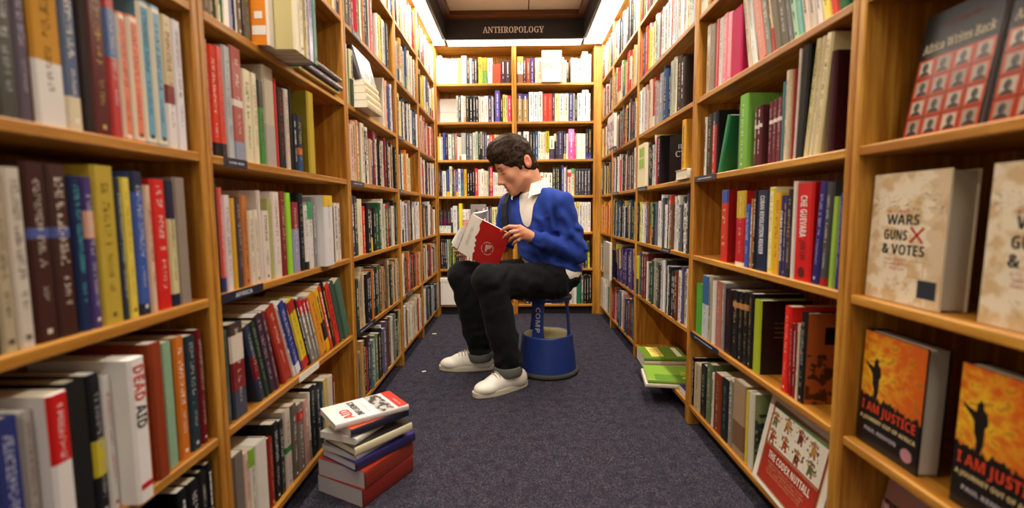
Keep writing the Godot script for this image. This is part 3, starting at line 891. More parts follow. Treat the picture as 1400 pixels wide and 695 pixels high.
# ---------------------------------------------------------------- soft bodies: a distance field meshed as surface nets
class Field:
	var lo: Vector3
	var cell: float
	var nx: int
	var ny: int
	var nz: int
	var f: PackedFloat32Array
	func _init(a: Vector3, b: Vector3, c: float):
		lo = a; cell = c
		nx = int((b.x - a.x) / c) + 2
		ny = int((b.y - a.y) / c) + 2
		nz = int((b.z - a.z) / c) + 2
		f = PackedFloat32Array()
		f.resize(nx * ny * nz)
		f.fill(0.2)
	func span(a: Vector3, b: Vector3) -> Array:
		return [maxi(0, int((a.x - lo.x) / cell)), mini(nx - 1, int((b.x - lo.x) / cell) + 1), maxi(0, int((a.y - lo.y) / cell)), mini(ny - 1, int((b.y - lo.y) / cell) + 1), maxi(0, int((a.z - lo.z) / cell)), mini(nz - 1, int((b.z - lo.z) / cell) + 1)]
	func join(i: int, d: float, k: float, cut: bool):
		var o := f[i]
		if cut:
			d = -d
			if d <= o - k: return
			var h := clampf(0.5 - 0.5 * (o - d) / k, 0.0, 1.0)
			f[i] = lerpf(o, d, h) + k * h * (1.0 - h)
		else:
			if d >= o + k: return
			var h := clampf(0.5 + 0.5 * (o - d) / k, 0.0, 1.0)
			f[i] = lerpf(o, d, h) - k * h * (1.0 - h)
	# tapered capsule
	func cone(a: Vector3, b: Vector3, ra: float, rb: float, k := 0.02, cut := false):
		var m := maxf(ra, rb) + k + cell * 3.0
		var s := span(a.min(b) - Vector3.ONE * m, a.max(b) + Vector3.ONE * m)
		var ab := b - a
		var q := maxf(ab.length_squared(), 1e-9)
		for z in range(s[4], s[5] + 1):
			for y in range(s[2], s[3] + 1):
				var i := (z * ny + y) * nx
				for x in range(s[0], s[1] + 1):
					var p := lo + Vector3(x, y, z) * cell - a
					var t := clampf(p.dot(ab) / q, 0.0, 1.0)
					join(i + x, (p - ab * t).length() - lerpf(ra, rb, t), k, cut)
	# ellipsoid with its own axes
	func egg(c: Vector3, r: Vector3, bs := Basis(), k := 0.02, cut := false):
		var m := maxf(r.x, maxf(r.y, r.z)) + k + cell * 3.0
		var s := span(c - Vector3.ONE * m, c + Vector3.ONE * m)
		var inv := bs.inverse()
		var mr := minf(r.x, minf(r.y, r.z))
		for z in range(s[4], s[5] + 1):
			for y in range(s[2], s[3] + 1):
				var i := (z * ny + y) * nx
				for x in range(s[0], s[1] + 1):
					var p := inv * (lo + Vector3(x, y, z) * cell - c)
					var e := p / r
					var l := e.length()
					var d := (l - 1.0) * mr
					if l > 0.01:
						var g := (p / (r * r)).length()
						d = l * (l - 1.0) / maxf(g, 1e-6)
					join(i + x, d, k, cut)
	# removes what lies on the side that n points to
	func cut_plane(p0: Vector3, n: Vector3, k := 0.004):
		for z in nz:
			for y in ny:
				var i := (z * ny + y) * nx
				for x in nx:
					var d := (lo + Vector3(x, y, z) * cell - p0).dot(n)
					if d > f[i + x] - k: join(i + x, -d, k, true)
	# folds: fn(p) is added to the distance near the surface
	func fold(fn: Callable, reach := 0.03):
		for z in nz:
			for y in ny:
				var i := (z * ny + y) * nx
				for x in nx:
					if absf(f[i + x]) < reach: f[i + x] += fn.call(lo + Vector3(x, y, z) * cell)
	func net(b: MB, colour: Callable):
		var at := {}
		var base := b.v.size()
		var corner := [Vector3i(0, 0, 0), Vector3i(1, 0, 0), Vector3i(0, 1, 0), Vector3i(1, 1, 0), Vector3i(0, 0, 1), Vector3i(1, 0, 1), Vector3i(0, 1, 1), Vector3i(1, 1, 1)]
		var edges := [[0, 1], [2, 3], [4, 5], [6, 7], [0, 2], [1, 3], [4, 6], [5, 7], [0, 4], [1, 5], [2, 6], [3, 7]]
		var off := []
		for q in corner: off.append((q.z * ny + q.y) * nx + q.x)
		for z in nz - 1:
			for y in ny - 1:
				var row := (z * ny + y) * nx
				for x in nx - 1:
					var i := row + x
					var s := f[i] < 0.0
					if s == (f[i + 1] < 0.0) and s == (f[i + off[2]] < 0.0) and s == (f[i + off[3]] < 0.0) and s == (f[i + off[4]] < 0.0) and s == (f[i + off[5]] < 0.0) and s == (f[i + off[6]] < 0.0) and s == (f[i + off[7]] < 0.0): continue
					var sum := Vector3.ZERO
					var cnt := 0
					for e in edges:
						var d0 := f[i + off[e[0]]]
						var d1 := f[i + off[e[1]]]
						if (d0 < 0.0) != (d1 < 0.0):
							sum += Vector3(corner[e[0]]).lerp(Vector3(corner[e[1]]), d0 / (d0 - d1))
							cnt += 1
					var p := lo + (Vector3(x, y, z) + sum / cnt) * cell
					at[i] = b.v.size()
					b.v.append(p)
					b.n.append(Vector3.ZERO)
					b.c.append(colour.call(p))
					b.uv.append(Vector2.ZERO)
		var step := [1, nx, nx * ny]
		for i in at:
			for a in 3:
				var j: int = i + step[a]
				if j >= f.size(): continue
				var s0 := f[i] < 0.0
				if s0 == (f[j] < 0.0): continue
				var u: int = step[(a + 1) % 3]
				var w: int = step[(a + 2) % 3]
				if not (at.has(i - u) and at.has(i - w) and at.has(i - u - w)): continue
				var q := [at[i], at[i - u], at[i - u - w], at[i - w]]
				if not s0: q.reverse()
				var nn := (b.v[q[1]] - b.v[q[0]]).cross(b.v[q[2]] - b.v[q[0]]) + (b.v[q[2]] - b.v[q[0]]).cross(b.v[q[3]] - b.v[q[0]])
				for t in q: b.n[t] += nn
				b.ix.append_array(PackedInt32Array([q[0], q[2], q[1], q[0], q[3], q[2]]))
		for i in range(base, b.v.size()):
			b.v[i] = b.xf * b.v[i]
			b.n[i] = (b.xf.basis * b.n[i]).normalized()


# ---------------------------------------------------------------- the reader
const SK := "cf9474"
# joints, metres
const HIP_L := Vector3(0.175, 0.52, -2.435)
const HIP_R := Vector3(0.135, 0.52, -2.60)
const KNEE_L := Vector3(-0.128, 0.535, -2.265)
const KNEE_R := Vector3(-0.285, 0.515, -2.55)
const ANK_L := Vector3(-0.055, 0.105, -2.265)
const ANK_R := Vector3(-0.215, 0.085, -2.562)
const SHO_L := Vector3(0.232, 0.905, -2.41)
const SHO_R := Vector3(-0.035, 0.91, -2.64)
const ELB_L := Vector3(0.302, 0.652, -2.405)
const ELB_R := Vector3(-0.075, 0.67, -2.70)
const WRI_L := Vector3(0.082, 0.738, -2.335)
const WRI_R := Vector3(-0.20, 0.655, -2.585)
const BOOK_A := Vector3(-0.174, 0.814, -2.40)
const BOOK_D := Vector3(-0.313, 0.666, -2.46)
const BOOK_B := Vector3(0.031, 0.711, -2.33)

func head_frame() -> Transform3D:
	# local: x to the wearer's left, y up, z out of the face
	var fw := Vector3(-cos(0.2), 0, sin(0.2))
	var up := Vector3.UP
	var pitch := deg_to_rad(21.0)
	var z := (fw * cos(pitch) - up * sin(pitch)).normalized()
	var y := (up * cos(pitch) + fw * sin(pitch)).normalized()
	return Transform3D(Basis(y.cross(z), y, z), Vector3(0.040, 1.118, -2.515))

func hand(g: Field, chains: Array, wrist: Vector3, palm: Array):
	for p in palm: g.cone(p[0], p[1], p[2], p[3], 0.012)
	for c in chains:
		for i in c.size() - 1:
			g.cone(c[i][0], c[i + 1][0], c[i][1], c[i + 1][1], 0.004)

func build_reader():
	var o := thing("person", "person in blue cardigan and dark jeans seated on a stool reading a red book", "person", "", Transform3D())
	var skin := hexl(SK)
	var b := MB.new()
	# trunk and limbs under the clothes
	var S := Basis(Vector3(0.76, 0, 0.65), Vector3.UP, Vector3(0.76, 0, 0.65).cross(Vector3.UP))
	var g := Field.new(Vector3(-0.42, 0.04, -2.85), Vector3(0.46, 1.08, -2.1), 0.013)
	g.egg(Vector3(0.115, 0.83, -2.53), Vector3(0.145, 0.15, 0.09), S, 0.03)
	g.egg(Vector3(0.155, 0.64, -2.53), Vector3(0.125, 0.15, 0.095), S, 0.05)
	g.egg(Vector3(0.16, 0.53, -2.52), Vector3(0.14, 0.09, 0.1), S, 0.05)
	for q in [[SHO_L, ELB_L, 0.04, 0.034], [ELB_L, WRI_L, 0.034, 0.024], [SHO_R, ELB_R, 0.04, 0.034], [ELB_R, WRI_R, 0.034, 0.024], [HIP_L, KNEE_L, 0.07, 0.05], [HIP_R, KNEE_R, 0.07, 0.05], [KNEE_L, ANK_L, 0.05, 0.036], [KNEE_R, ANK_R, 0.05, 0.036], [ANK_L, ANK_L + Vector3(-0.06, -0.055, 0.04), 0.03, 0.018], [ANK_R, ANK_R + Vector3(-0.07, -0.045, 0.0), 0.03, 0.018]]:
		g.cone(q[0], q[1], q[2], q[3], 0.02)
	g.cone(Vector3(0.095, 0.955, -2.53), Vector3(0.07, 1.05, -2.52), 0.062, 0.055, 0.03)
	g.net(b, func(_p): return skin)
	# head
	var hf := head_frame()
	g = Field.new(Vector3(-0.11, -0.24, -0.13), Vector3(0.11, 0.17, 0.18), 0.0036)
	g.egg(Vector3(0, 0.045, 0.042), Vector3(0.077, 0.1, 0.1))
	g.egg(Vector3(0, -0.03, 0.06), Vector3(0.066, 0.095, 0.072), Basis(), 0.03)
	g.egg(Vector3(0, 0.05, 0.085), Vector3(0.062, 0.05, 0.05), Basis(), 0.03)
	for s in [-1, 1]:
		g.cone(Vector3(0.054 * s, -0.07, 0.03), Vector3(0.012 * s, -0.116, 0.098), 0.02, 0.017, 0.03)
		g.egg(Vector3(0.04 * s, -0.035, 0.096), Vector3(0.024, 0.026, 0.02), Basis(), 0.025)
	g.egg(Vector3(0, -0.12, 0.108), Vector3(0.02, 0.016, 0.018), Basis(), 0.02)
	g.cone(Vector3(-0.034, 0.02, 0.122), Vector3(0.034, 0.02, 0.122), 0.0125, 0.0125, 0.022)
	for s in [-1, 1]:
		g.egg(Vector3(0.033 * s, -0.006, 0.137), Vector3(0.019, 0.013, 0.014), Basis(), 0.012, true)
		g.egg(Vector3(0.032 * s, -0.008, 0.117), Vector3(0.016, 0.0135, 0.0135), Basis(), 0.006)
	g.cone(Vector3(0, 0.012, 0.12), Vector3(0, -0.052, 0.134), 0.014, 0.019, 0.014)
	g.cone(Vector3(0, 0.008, 0.133), Vector3(0, -0.048, 0.157), 0.0085, 0.011, 0.012)
	g.egg(Vector3(0, -0.052, 0.158), Vector3(0.012, 0.01, 0.011), Basis(), 0.008)
	for s in [-1, 1]: g.egg(Vector3(0.0125 * s, -0.058, 0.14), Vector3(0.009, 0.008, 0.011), Basis(), 0.008)
	g.egg(Vector3(0, -0.085, 0.118), Vector3(0.03, 0.022, 0.018), Basis(), 0.02)
	g.cone(Vector3(-0.02, -0.086, 0.126), Vector3(0, -0.084, 0.134), 0.0055, 0.0065, 0.006)
	g.cone(Vector3(0.02, -0.086, 0.126), Vector3(0, -0.084, 0.134), 0.0055, 0.0065, 0.006)
	g.cone(Vector3(-0.018, -0.098, 0.124), Vector3(0, -0.0985, 0.131), 0.006, 0.0075, 0.006)
	g.cone(Vector3(0.018, -0.098, 0.124), Vector3(0, -0.0985, 0.131), 0.006, 0.0075, 0.006)
	g.cone(Vector3(-0.02, -0.0918, 0.138), Vector3(0.02, -0.0918, 0.138), 0.0045, 0.0045, 0.003, true)
	for s in [-1, 1]:
		var eb := Basis(Vector3.UP, 0.35 * s) * Basis(Vector3.RIGHT, -0.15)
		g.egg(Vector3(0.081 * s, 0.0, -0.004), Vector3(0.011, 0.034, 0.021), eb, 0.006)
		g.egg(Vector3(0.094 * s, 0.004, 0.0), Vector3(0.009, 0.022, 0.012), eb, 0.004, true)
	g.cone(Vector3(0, -0.06, -0.005), Vector3(0.0, -0.175, 0.0), 0.054, 0.058, 0.03)
	b.xf = hf
	var lip := hexl("a85a4c")
	var red := hexl("c87460")
	var dark := hexl("2a1c14")
	g.net(b, func(p: Vector3):
		if absf(p.x) < 0.024 and p.z > 0.115 and p.y < -0.079 and p.y > -0.106: return skin.lerp(lip, 0.75)
		if absf(p.x) > 0.079 and p.z < 0.03: return skin.lerp(red, 0.7)
		if p.z > 0.105 and absf(p.y - 0.021 + absf(absf(p.x) - 0.03) * 0.12) < 0.0042 and absf(p.x) > 0.013 and absf(p.x) < 0.052: return skin.lerp(dark, 0.75)
		if p.z > 0.112 and absf(p.y + 0.0145) < 0.0028 and absf(absf(p.x) - 0.033) < 0.018: return skin.lerp(dark, 0.75)
		return skin)
	b.xf = Transform3D()
	# hands
	g = Field.new(Vector3(-0.11, 0.66, -2.42), Vector3(0.12, 0.83, -2.24), 0.0034)
	var K := [Vector3(0.016, 0.792, -2.30), Vector3(0.023, 0.776, -2.294), Vector3(0.027, 0.759, -2.293), Vector3(0.026, 0.741, -2.30)]
	hand(g, [
		[[K[0], 0.0105], [Vector3(-0.034, 0.794, -2.308), 0.0095], [Vector3(-0.058, 0.783, -2.326), 0.0085], [Vector3(-0.074, 0.773, -2.342), 0.0072]],
		[[K[1], 0.0105], [Vector3(-0.027, 0.768, -2.296), 0.0095], [Vector3(-0.05, 0.752, -2.315), 0.0085], [Vector3(-0.063, 0.738, -2.336), 0.0072]],
		[[K[2], 0.0102], [Vector3(-0.008, 0.748, -2.294), 0.0092], [Vector3(-0.026, 0.735, -2.312), 0.0082], [Vector3(-0.034, 0.723, -2.33), 0.007]],
		[[K[3], 0.0092], [Vector3(0.008, 0.728, -2.298), 0.0082], [Vector3(-0.01, 0.717, -2.312), 0.0074], [Vector3(-0.018, 0.706, -2.327), 0.0064]],
		[[Vector3(0.062, 0.762, -2.345), 0.013], [Vector3(0.03, 0.78, -2.366), 0.0115], [Vector3(-0.002, 0.776, -2.378), 0.0098], [Vector3(-0.028, 0.764, -2.385), 0.0082]]], WRI_L, [
		[WRI_L, Vector3(0.056, 0.748, -2.325), 0.024, 0.024], [Vector3(0.06, 0.76, -2.327), K[0], 0.017, 0.0125], [Vector3(0.06, 0.752, -2.323), K[1], 0.017, 0.0125], [Vector3(0.06, 0.745, -2.323), K[2], 0.017, 0.0122], [Vector3(0.06, 0.738, -2.327), K[3], 0.016, 0.0112], [Vector3(0.105, 0.728, -2.345), WRI_L, 0.026, 0.025]])
	var knuck := hexl("b87058")
	g.net(b, func(p: Vector3):
		for q in K:
			if p.distance_to(q) < 0.014: return skin.lerp(knuck, 0.35)
		return skin)
	g = Field.new(Vector3(-0.36, 0.60, -2.68), Vector3(-0.15, 0.76, -2.44), 0.0036)
	var r0 := WRI_R
	hand(g, [
		[[r0 + Vector3(-0.065, 0.03, 0.03), 0.0102], [r0 + Vector3(-0.1, 0.045, 0.045), 0.0092], [r0 + Vector3(-0.122, 0.052, 0.062), 0.0082], [r0 + Vector3(-0.134, 0.055, 0.08), 0.007]],
		[[r0 + Vector3(-0.07, 0.013, 0.035), 0.0102], [r0 + Vector3(-0.108, 0.022, 0.048), 0.0092], [r0 + Vector3(-0.128, 0.027, 0.066), 0.0082], [r0 + Vector3(-0.138, 0.03, 0.084), 0.007]],
		[[r0 + Vector3(-0.068, -0.004, 0.036), 0.01], [r0 + Vector3(-0.104, -0.001, 0.05), 0.009], [r0 + Vector3(-0.122, 0.002, 0.066), 0.008], [r0 + Vector3(-0.13, 0.004, 0.082), 0.0068]],
		[[r0 + Vector3(-0.062, -0.02, 0.034), 0.009], [r0 + Vector3(-0.092, -0.022, 0.046), 0.008], [r0 + Vector3(-0.108, -0.021, 0.06), 0.0072], [r0 + Vector3(-0.116, -0.02, 0.074), 0.0062]],
		[[r0 + Vector3(-0.03, 0.022, 0.03), 0.0125], [r0 + Vector3(-0.05, 0.04, 0.058), 0.011], [r0 + Vector3(-0.062, 0.05, 0.082), 0.0096], [r0 + Vector3(-0.07, 0.054, 0.1), 0.008]]], WRI_R, [
		[r0, r0 + Vector3(-0.065, 0.025, 0.03), 0.021, 0.0125], [r0, r0 + Vector3(-0.07, 0.008, 0.035), 0.021, 0.0125], [r0, r0 + Vector3(-0.066, -0.012, 0.035), 0.021, 0.012], [r0 + Vector3(0.03, 0.004, -0.02), r0, 0.026, 0.024]])
	g.net(b, func(_p): return skin)
	var sm := vmat(0.5, 0.4)
	sm.subsurf_scatter_enabled = true
	sm.subsurf_scatter_strength = 0.12
	part("body", b.mesh(sm), o)
	build_hair(o, hf)
	build_clothes(o, S)
	build_shoes(o)

func build_hair(o: Node3D, hf: Transform3D):
	var g := Field.new(Vector3(-0.12, -0.11, -0.15), Vector3(0.12, 0.2, 0.2), 0.0042)
	g.egg(Vector3(0, 0.062, 0.045), Vector3(0.09, 0.108, 0.108))
	g.egg(Vector3(0, 0.1, 0.085), Vector3(0.078, 0.066, 0.076), Basis(Vector3.RIGHT, 0.3), 0.03)
	g.egg(Vector3(0.008, 0.084, 0.132), Vector3(0.064, 0.03, 0.026), Basis(Vector3.RIGHT, 0.6), 0.02)
	g.egg(Vector3(0, -0.005, -0.012), Vector3(0.068, 0.07, 0.046), Basis(), 0.03)
	g.cone(Vector3(0, -0.03, -0.026), Vector3(0, -0.058, -0.024), 0.046, 0.034, 0.02)
	g.egg(Vector3(0, -0.05, 0.145), Vector3(0.1, 0.096, 0.08), Basis(), 0.01, true)
	for s in [-1, 1]:
		g.egg(Vector3(0.1 * s, -0.01, 0.0), Vector3(0.03, 0.042, 0.026), Basis(), 0.01, true)
		g.egg(Vector3(0.085 * s, -0.07, 0.06), Vector3(0.06, 0.064, 0.055), Basis(), 0.012, true)
		g.cone(Vector3(0.073 * s, 0.03, 0.05), Vector3(0.07 * s, -0.018, 0.04), 0.014, 0.006, 0.012)
	var n1 := noise_at(6, 38.0, 2)
	var n2 := noise_at(16, 14.0, 2)
	g.fold(func(p: Vector3):
		# locks that sweep forward over the crown
		var q := Vector3(p.x * 1.0 + p.z * 0.2, p.y * 0.7, p.z * 0.22)
		return n1.get_noise_3dv(q) * 0.0065 + n2.get_noise_3dv(q) * 0.005)
	var b := MB.new()
	b.xf = hf
	var c0 := hexl("20160f")
	var c1 := hexl("3c2b20")
	g.net(b, func(p: Vector3): return c0.lerp(c1, clampf(n1.get_noise_3dv(p * 1.7) * 1.4 + 0.4, 0, 1)))
	var m := vmat(0.62, 0.25)
	var h := part("hair", b.mesh(m), o)
	# loose locks along the fringe and crown
	var r := RandomNumberGenerator.new()
	r.seed = 4
	var lk := MB.new()
	lk.xf = hf
	for k in 900:
		var th := r.randf_range(-1.25, 1.25)
		var ph := r.randf_range(-0.5, 1.15)
		var dir := Vector3(sin(th), cos(th) * cos(ph), cos(th) * sin(ph))
		var p := Vector3(0, 0.062, 0.048) + dir * Vector3(0.088, 0.108, 0.108)
		if dir.z > 0.5: p += Vector3(0, 0.012, 0.012)
		var fl := Vector3(r.randf_range(-0.5, 0.5) + dir.x * 0.4, -0.25, 1.0)
		fl = (fl - dir * fl.dot(dir)).normalized()
		var side := dir.cross(fl).normalized()
		var ln := r.randf_range(0.025, 0.05)
		var w := r.randf_range(0.0014, 0.0032)
		var col := c0.lerp(c1, r.randf())
		var prev := []
		for j in 5:
			var t := j / 4.0
			var c := p - dir * 0.004 + fl * ln * t + dir * (0.0075 * sin(t * 2.4)) - dir * (ln * ln * t * t * 4.0)
			var ww := w * (1.0 - t * t) + 0.0003
			var row := [c - side * ww, c + dir * ww * 0.7, c + side * ww]
			if prev:
				lk.quad(prev[0], prev[1], row[1], row[0], col)
				lk.quad(prev[1], prev[2], row[2], row[1], col)
			prev = row
	part("hair_locks", lk.mesh(m), h)

func build_clothes(o: Node3D, S: Basis):
	var nA := noise_at(3, 6.0, 2)
	var nB := noise_at(5, 14.0, 2)
	# jeans
	var g := Field.new(Vector3(-0.44, 0.06, -2.78), Vector3(0.40, 0.72, -2.08), 0.0095)
	g.egg(Vector3(0.185, 0.525, -2.515), Vector3(0.165, 0.1, 0.125), S, 0.03)
	g.cone(HIP_L + Vector3(0.01, -0.01, 0), KNEE_L, 0.098, 0.08, 0.03)
	g.cone(HIP_R + Vector3(0.01, -0.01, 0), KNEE_R, 0.098, 0.08, 0.02)
	g.egg(KNEE_L + Vector3(-0.012, 0.008, 0), Vector3(0.08, 0.078, 0.08), Basis(), 0.02)
	g.egg(KNEE_R + Vector3(-0.012, 0.006, 0), Vector3(0.08, 0.078, 0.08), Basis(), 0.02)
	g.cone(KNEE_L + Vector3(0.006, -0.01, 0), ANK_L + Vector3(0.012, 0.02, 0), 0.082, 0.066, 0.02)
	g.cone(KNEE_R + Vector3(0.006, -0.01, 0), ANK_R + Vector3(0.008, 0.02, 0), 0.082, 0.066, 0.02)
	g.fold(func(p: Vector3):
		var d := 0.0
		# creases that ring the back of each knee and gather above the ankles
		var kl := p - KNEE_L
		var kr := p - KNEE_R
		var low := clampf((0.3 - p.y) / 0.2, 0, 1)
		d += sin(p.y * 95.0 + nA.get_noise_3dv(p) * 7.0) * 0.007 * low
		d += sin((kl.x * 0.7 - kl.y) * 70.0 + nA.get_noise_3dv(p) * 5.0) * 0.009 * exp(-kl.length_squared() * 70.0) * clampf((kl.x + 0.04) * 14.0, 0, 1)
		d += sin((kr.x * 0.7 - kr.y) * 70.0 + nA.get_noise_3dv(p) * 5.0) * 0.009 * exp(-kr.length_squared() * 70.0) * clampf((kr.x + 0.04) * 14.0, 0, 1)
		d += sin((p.x + p.y * 0.5) * 60.0 + nA.get_noise_3dv(p * 1.3) * 6.0) * 0.0055 * clampf((p.x + 0.05) * 8.0, 0, 1)
		return d + nB.get_noise_3dv(p) * 0.0045 + nA.get_noise_3dv(p) * 0.006)
	g.cut_plane(Vector3(0, 0.085, 0), Vector3.DOWN)
	var b := MB.new()
	g.net(b, func(_p): return Color.WHITE)
	var jm := cloth_material("1a1b1d", 90.0, 0.9, 0.3, 0.4)
	var jeans := part("jeans", b.mesh(jm), o)
	var cuff := cloth_material("6c6d68", 90.0, 0.95, 0.2, 0.3)
	for a in [ANK_L, ANK_R]:
		var t: Vector3 = a
		var prof := [Vector2(0.058, 0.0), Vector2(0.064, 0.0), Vector2(0.0685, 0.006), Vector2(0.0705, 0.025), Vector2(0.0695, 0.043), Vector2(0.066, 0.046), Vector2(0.058, 0.044)]
		var cf := part("turn_up", lathe(prof, 28, cuff), jeans, Transform3D(Basis(Vector3.BACK, 0.06), t + Vector3(0.011, -0.032, 0)))
		cf.set_meta("label", "pale grey turned-up hem")
	# white shirt
	g = Field.new(Vector3(-0.12, 0.46, -2.78), Vector3(0.42, 1.06, -2.28), 0.009)
	g.egg(Vector3(0.115, 0.83, -2.53), Vector3(0.156, 0.16, 0.108), S, 0.03)
	g.egg(Vector3(0.155, 0.64, -2.53), Vector3(0.138, 0.16, 0.112), S, 0.05)
	g.egg(Vector3(0.185, 0.545, -2.515), Vector3(0.168, 0.1, 0.13), S, 0.04)
	g.cone(Vector3(0.1, 0.94, -2.53), Vector3(0.078, 1.0, -2.525), 0.075, 0.066, 0.03)
	g.cut_plane(Vector3(0.03, 0.6, -2.5), Vector3(-0.42, -0.9, -0.05).normalized())
	var top_n := Vector3(-0.35, 0.93, 0.12).normalized()
	g.cut_plane(Vector3(0.085, 0.985, -2.53), top_n)
	# open placket below the throat
	g.cone(Vector3(0.015, 0.985, -2.47), Vector3(0.02, 0.90, -2.425), 0.03, 0.006, 0.006, true)
	g.fold(func(p: Vector3): return nA.get_noise_3dv(p) * 0.004)
	b = MB.new()
	g.net(b, func(_p): return Color.WHITE)
	var wm := cloth_material("f0eae0", 120.0, 0.9, 0.15, 0.12)
	var shirt := part("shirt", b.mesh(wm), o)
	# collar: a folded band round the neck whose ends hang as two points
	var cb := MB.new()
	var cc := Vector3(0.087, 0.992, -2.528)
	var prev := []
	for k in 41:
		var t := k / 40.0
		var a := lerpf(-2.62, 2.62, t)          # measured from the nape
		var fw := S.z                            # chest direction
		var d := (-fw * cos(a) + S.x * sin(a))
		var e := absf(a) / 2.62
		var up := Vector3(0.14, 0.985, -0.1).normalized()
		var rise := lerpf(0.05, 0.012, e * e)
		var inner := cc + d * 0.066 + up * rise
		var outw := 0.098 + 0.012 * e
		var drop := lerpf(0.012, 0.052, pow(e, 2.5))
		var outer := cc + d * outw - up * drop
		if e > 0.97: outer -= up * 0.012
		var ridge := cc + d * 0.074 + up * (rise + 0.004)
		var row := [inner - up * 0.03, inner, ridge, outer, outer - d * 0.006 - up * 0.001]
		if prev:
			for j in 4: cb.quad(prev[j], row[j], row[j + 1], prev[j + 1])
		prev = row
	part("collar", cb.mesh(wm), shirt)
	# cardigan
	g = Field.new(Vector3(-0.2, 0.48, -2.84), Vector3(0.44, 1.05, -2.24), 0.0088)
	g.egg(Vector3(0.115, 0.83, -2.53), Vector3(0.176, 0.165, 0.124), S, 0.03)
	g.egg(Vector3(0.155, 0.65, -2.53), Vector3(0.158, 0.16, 0.13), S, 0.05)
	g.egg(Vector3(0.185, 0.56, -2.525), Vector3(0.17, 0.09, 0.136), S, 0.04)
	g.cone(Vector3(0.1, 0.95, -2.53), SHO_L + Vector3(-0.02, 0.0, 0.0), 0.058, 0.058, 0.03)
	g.cone(Vector3(0.1, 0.95, -2.53), SHO_R + Vector3(0.02, 0.0, 0.0), 0.062, 0.062, 0.04)
	g.cone(SHO_L + Vector3(0, 0, 0.008), ELB_L, 0.061, 0.054, 0.004)
	g.cone(SHO_R, ELB_R, 0.064, 0.056, 0.02)
	g.cone(ELB_L, WRI_L + Vector3(0.016, -0.003, -0.005), 0.056, 0.038, 0.006)
	g.cone(ELB_R, WRI_R + Vector3(0.02, 0, -0.01), 0.058, 0.038, 0.012)
	g.fold(func(p: Vector3):
		var e := p - ELB_L
		var q := (p - SHO_L)
		var d := nA.get_noise_3dv(p) * 0.008 + nB.get_noise_3dv(p) * 0.0015
		# creases that fan out of the bent elbow and run down from the armpit
		d += sin((e.x * 0.7 + e.y * 1.2) * 62.0 + nA.get_noise_3dv(p) * 5.0) * 0.0095 * exp(-e.length_squared() * 45.0)
		d += sin((q.x * 1.5 + q.y * 0.55) * 62.0 + nA.get_noise_3dv(p) * 4.0) * 0.009 * exp(-(q + Vector3(0.05, 0.1, 0)).length_squared() * 30.0)
		d += sin(p.y * 60.0 + p.x * 26.0 + nA.get_noise_3dv(p) * 5.0) * 0.0065 * clampf((0.72 - p.y) * 8.0, 0, 1)
		# long sleeve creases
		d += sin((q.x * 2.0 - q.y * 0.3) * 34.0 + nA.get_noise_3dv(p * 0.8) * 5.0) * 0.006 * clampf(1.0 - absf(q.y + 0.12) * 6.0, 0, 1) * clampf((p.z + 2.47) * 18.0, 0, 1)
		return d)
	# deep V opening
	g.cone(Vector3(0.06, 1.02, -2.49), Vector3(0.02, 0.93, -2.425), 0.088, 0.072, 0.008, true)
	g.cone(Vector3(0.02, 0.93, -2.425), Vector3(0.04, 0.68, -2.395), 0.072, 0.02, 0.008, true)
	g.cone(Vector3(0.085, 1.0, -2.535), Vector3(0.075, 1.06, -2.53), 0.088, 0.09, 0.01, true)
	g.cut_plane(Vector3(0.02, 0.628, -2.45), Vector3(-0.44, -0.9, -0.02).normalized())
	b = MB.new()
	g.net(b, func(_p): return Color.WHITE)
	var cm := cloth_material("2b4296", 150.0, 0.92, 0.35, 0.22)
	var card := part("cardigan", b.mesh(cm), o)
	# sleeve rib and a small dark crest on the chest
	var dirL := (WRI_L - ELB_L).normalized()
	part("sleeve_cuff", tube([WRI_L - dirL * 0.03, WRI_L - dirL * 0.015, WRI_L + dirL * 0.008], 0.0365, cm, 20), card)
	var badge := MB.new()
	badge.box(Vector3(-0.011, -0.007, -0.002), Vector3(0.011, 0.007, 0.002))
	var em := part("crest", badge.mesh(mat("1e2a6c", 0.9)), card, Transform3D(S * Basis(Vector3.UP, 0.25), Vector3(0.152, 0.845, -2.372)))
	em.set_meta("label", "small dark chest emblem")
	# black strap over the far shoulder
	var st := MB.new()
	var pts := [Vector3(0.0, 0.985, -2.60), Vector3(-0.04, 0.965, -2.555), Vector3(-0.062, 0.91, -2.525), Vector3(-0.064, 0.84, -2.51), Vector3(-0.056, 0.77, -2.505), Vector3(-0.04, 0.70, -2.50)]
	var wv := Vector3(0.75, 0.1, 0.6).normalized() * 0.017
	for i in pts.size() - 1:
		var nn := Vector3(-0.65, 0.1, 0.75).normalized() * 0.004
		st.quad(pts[i] - wv + nn, pts[i + 1] - wv + nn, pts[i + 1] + wv + nn, pts[i] + wv + nn)
		st.quad(pts[i] + wv + nn, pts[i + 1] + wv + nn, pts[i + 1] + wv - nn, pts[i] + wv - nn)
		st.quad(pts[i] - wv - nn, pts[i + 1] - wv - nn, pts[i + 1] - wv + nn, pts[i] - wv + nn)
	var sp := part("bag_strap", st.mesh(mat("141418", 0.8)), o)
	sp.set_meta("label", "black strap over the far shoulder")

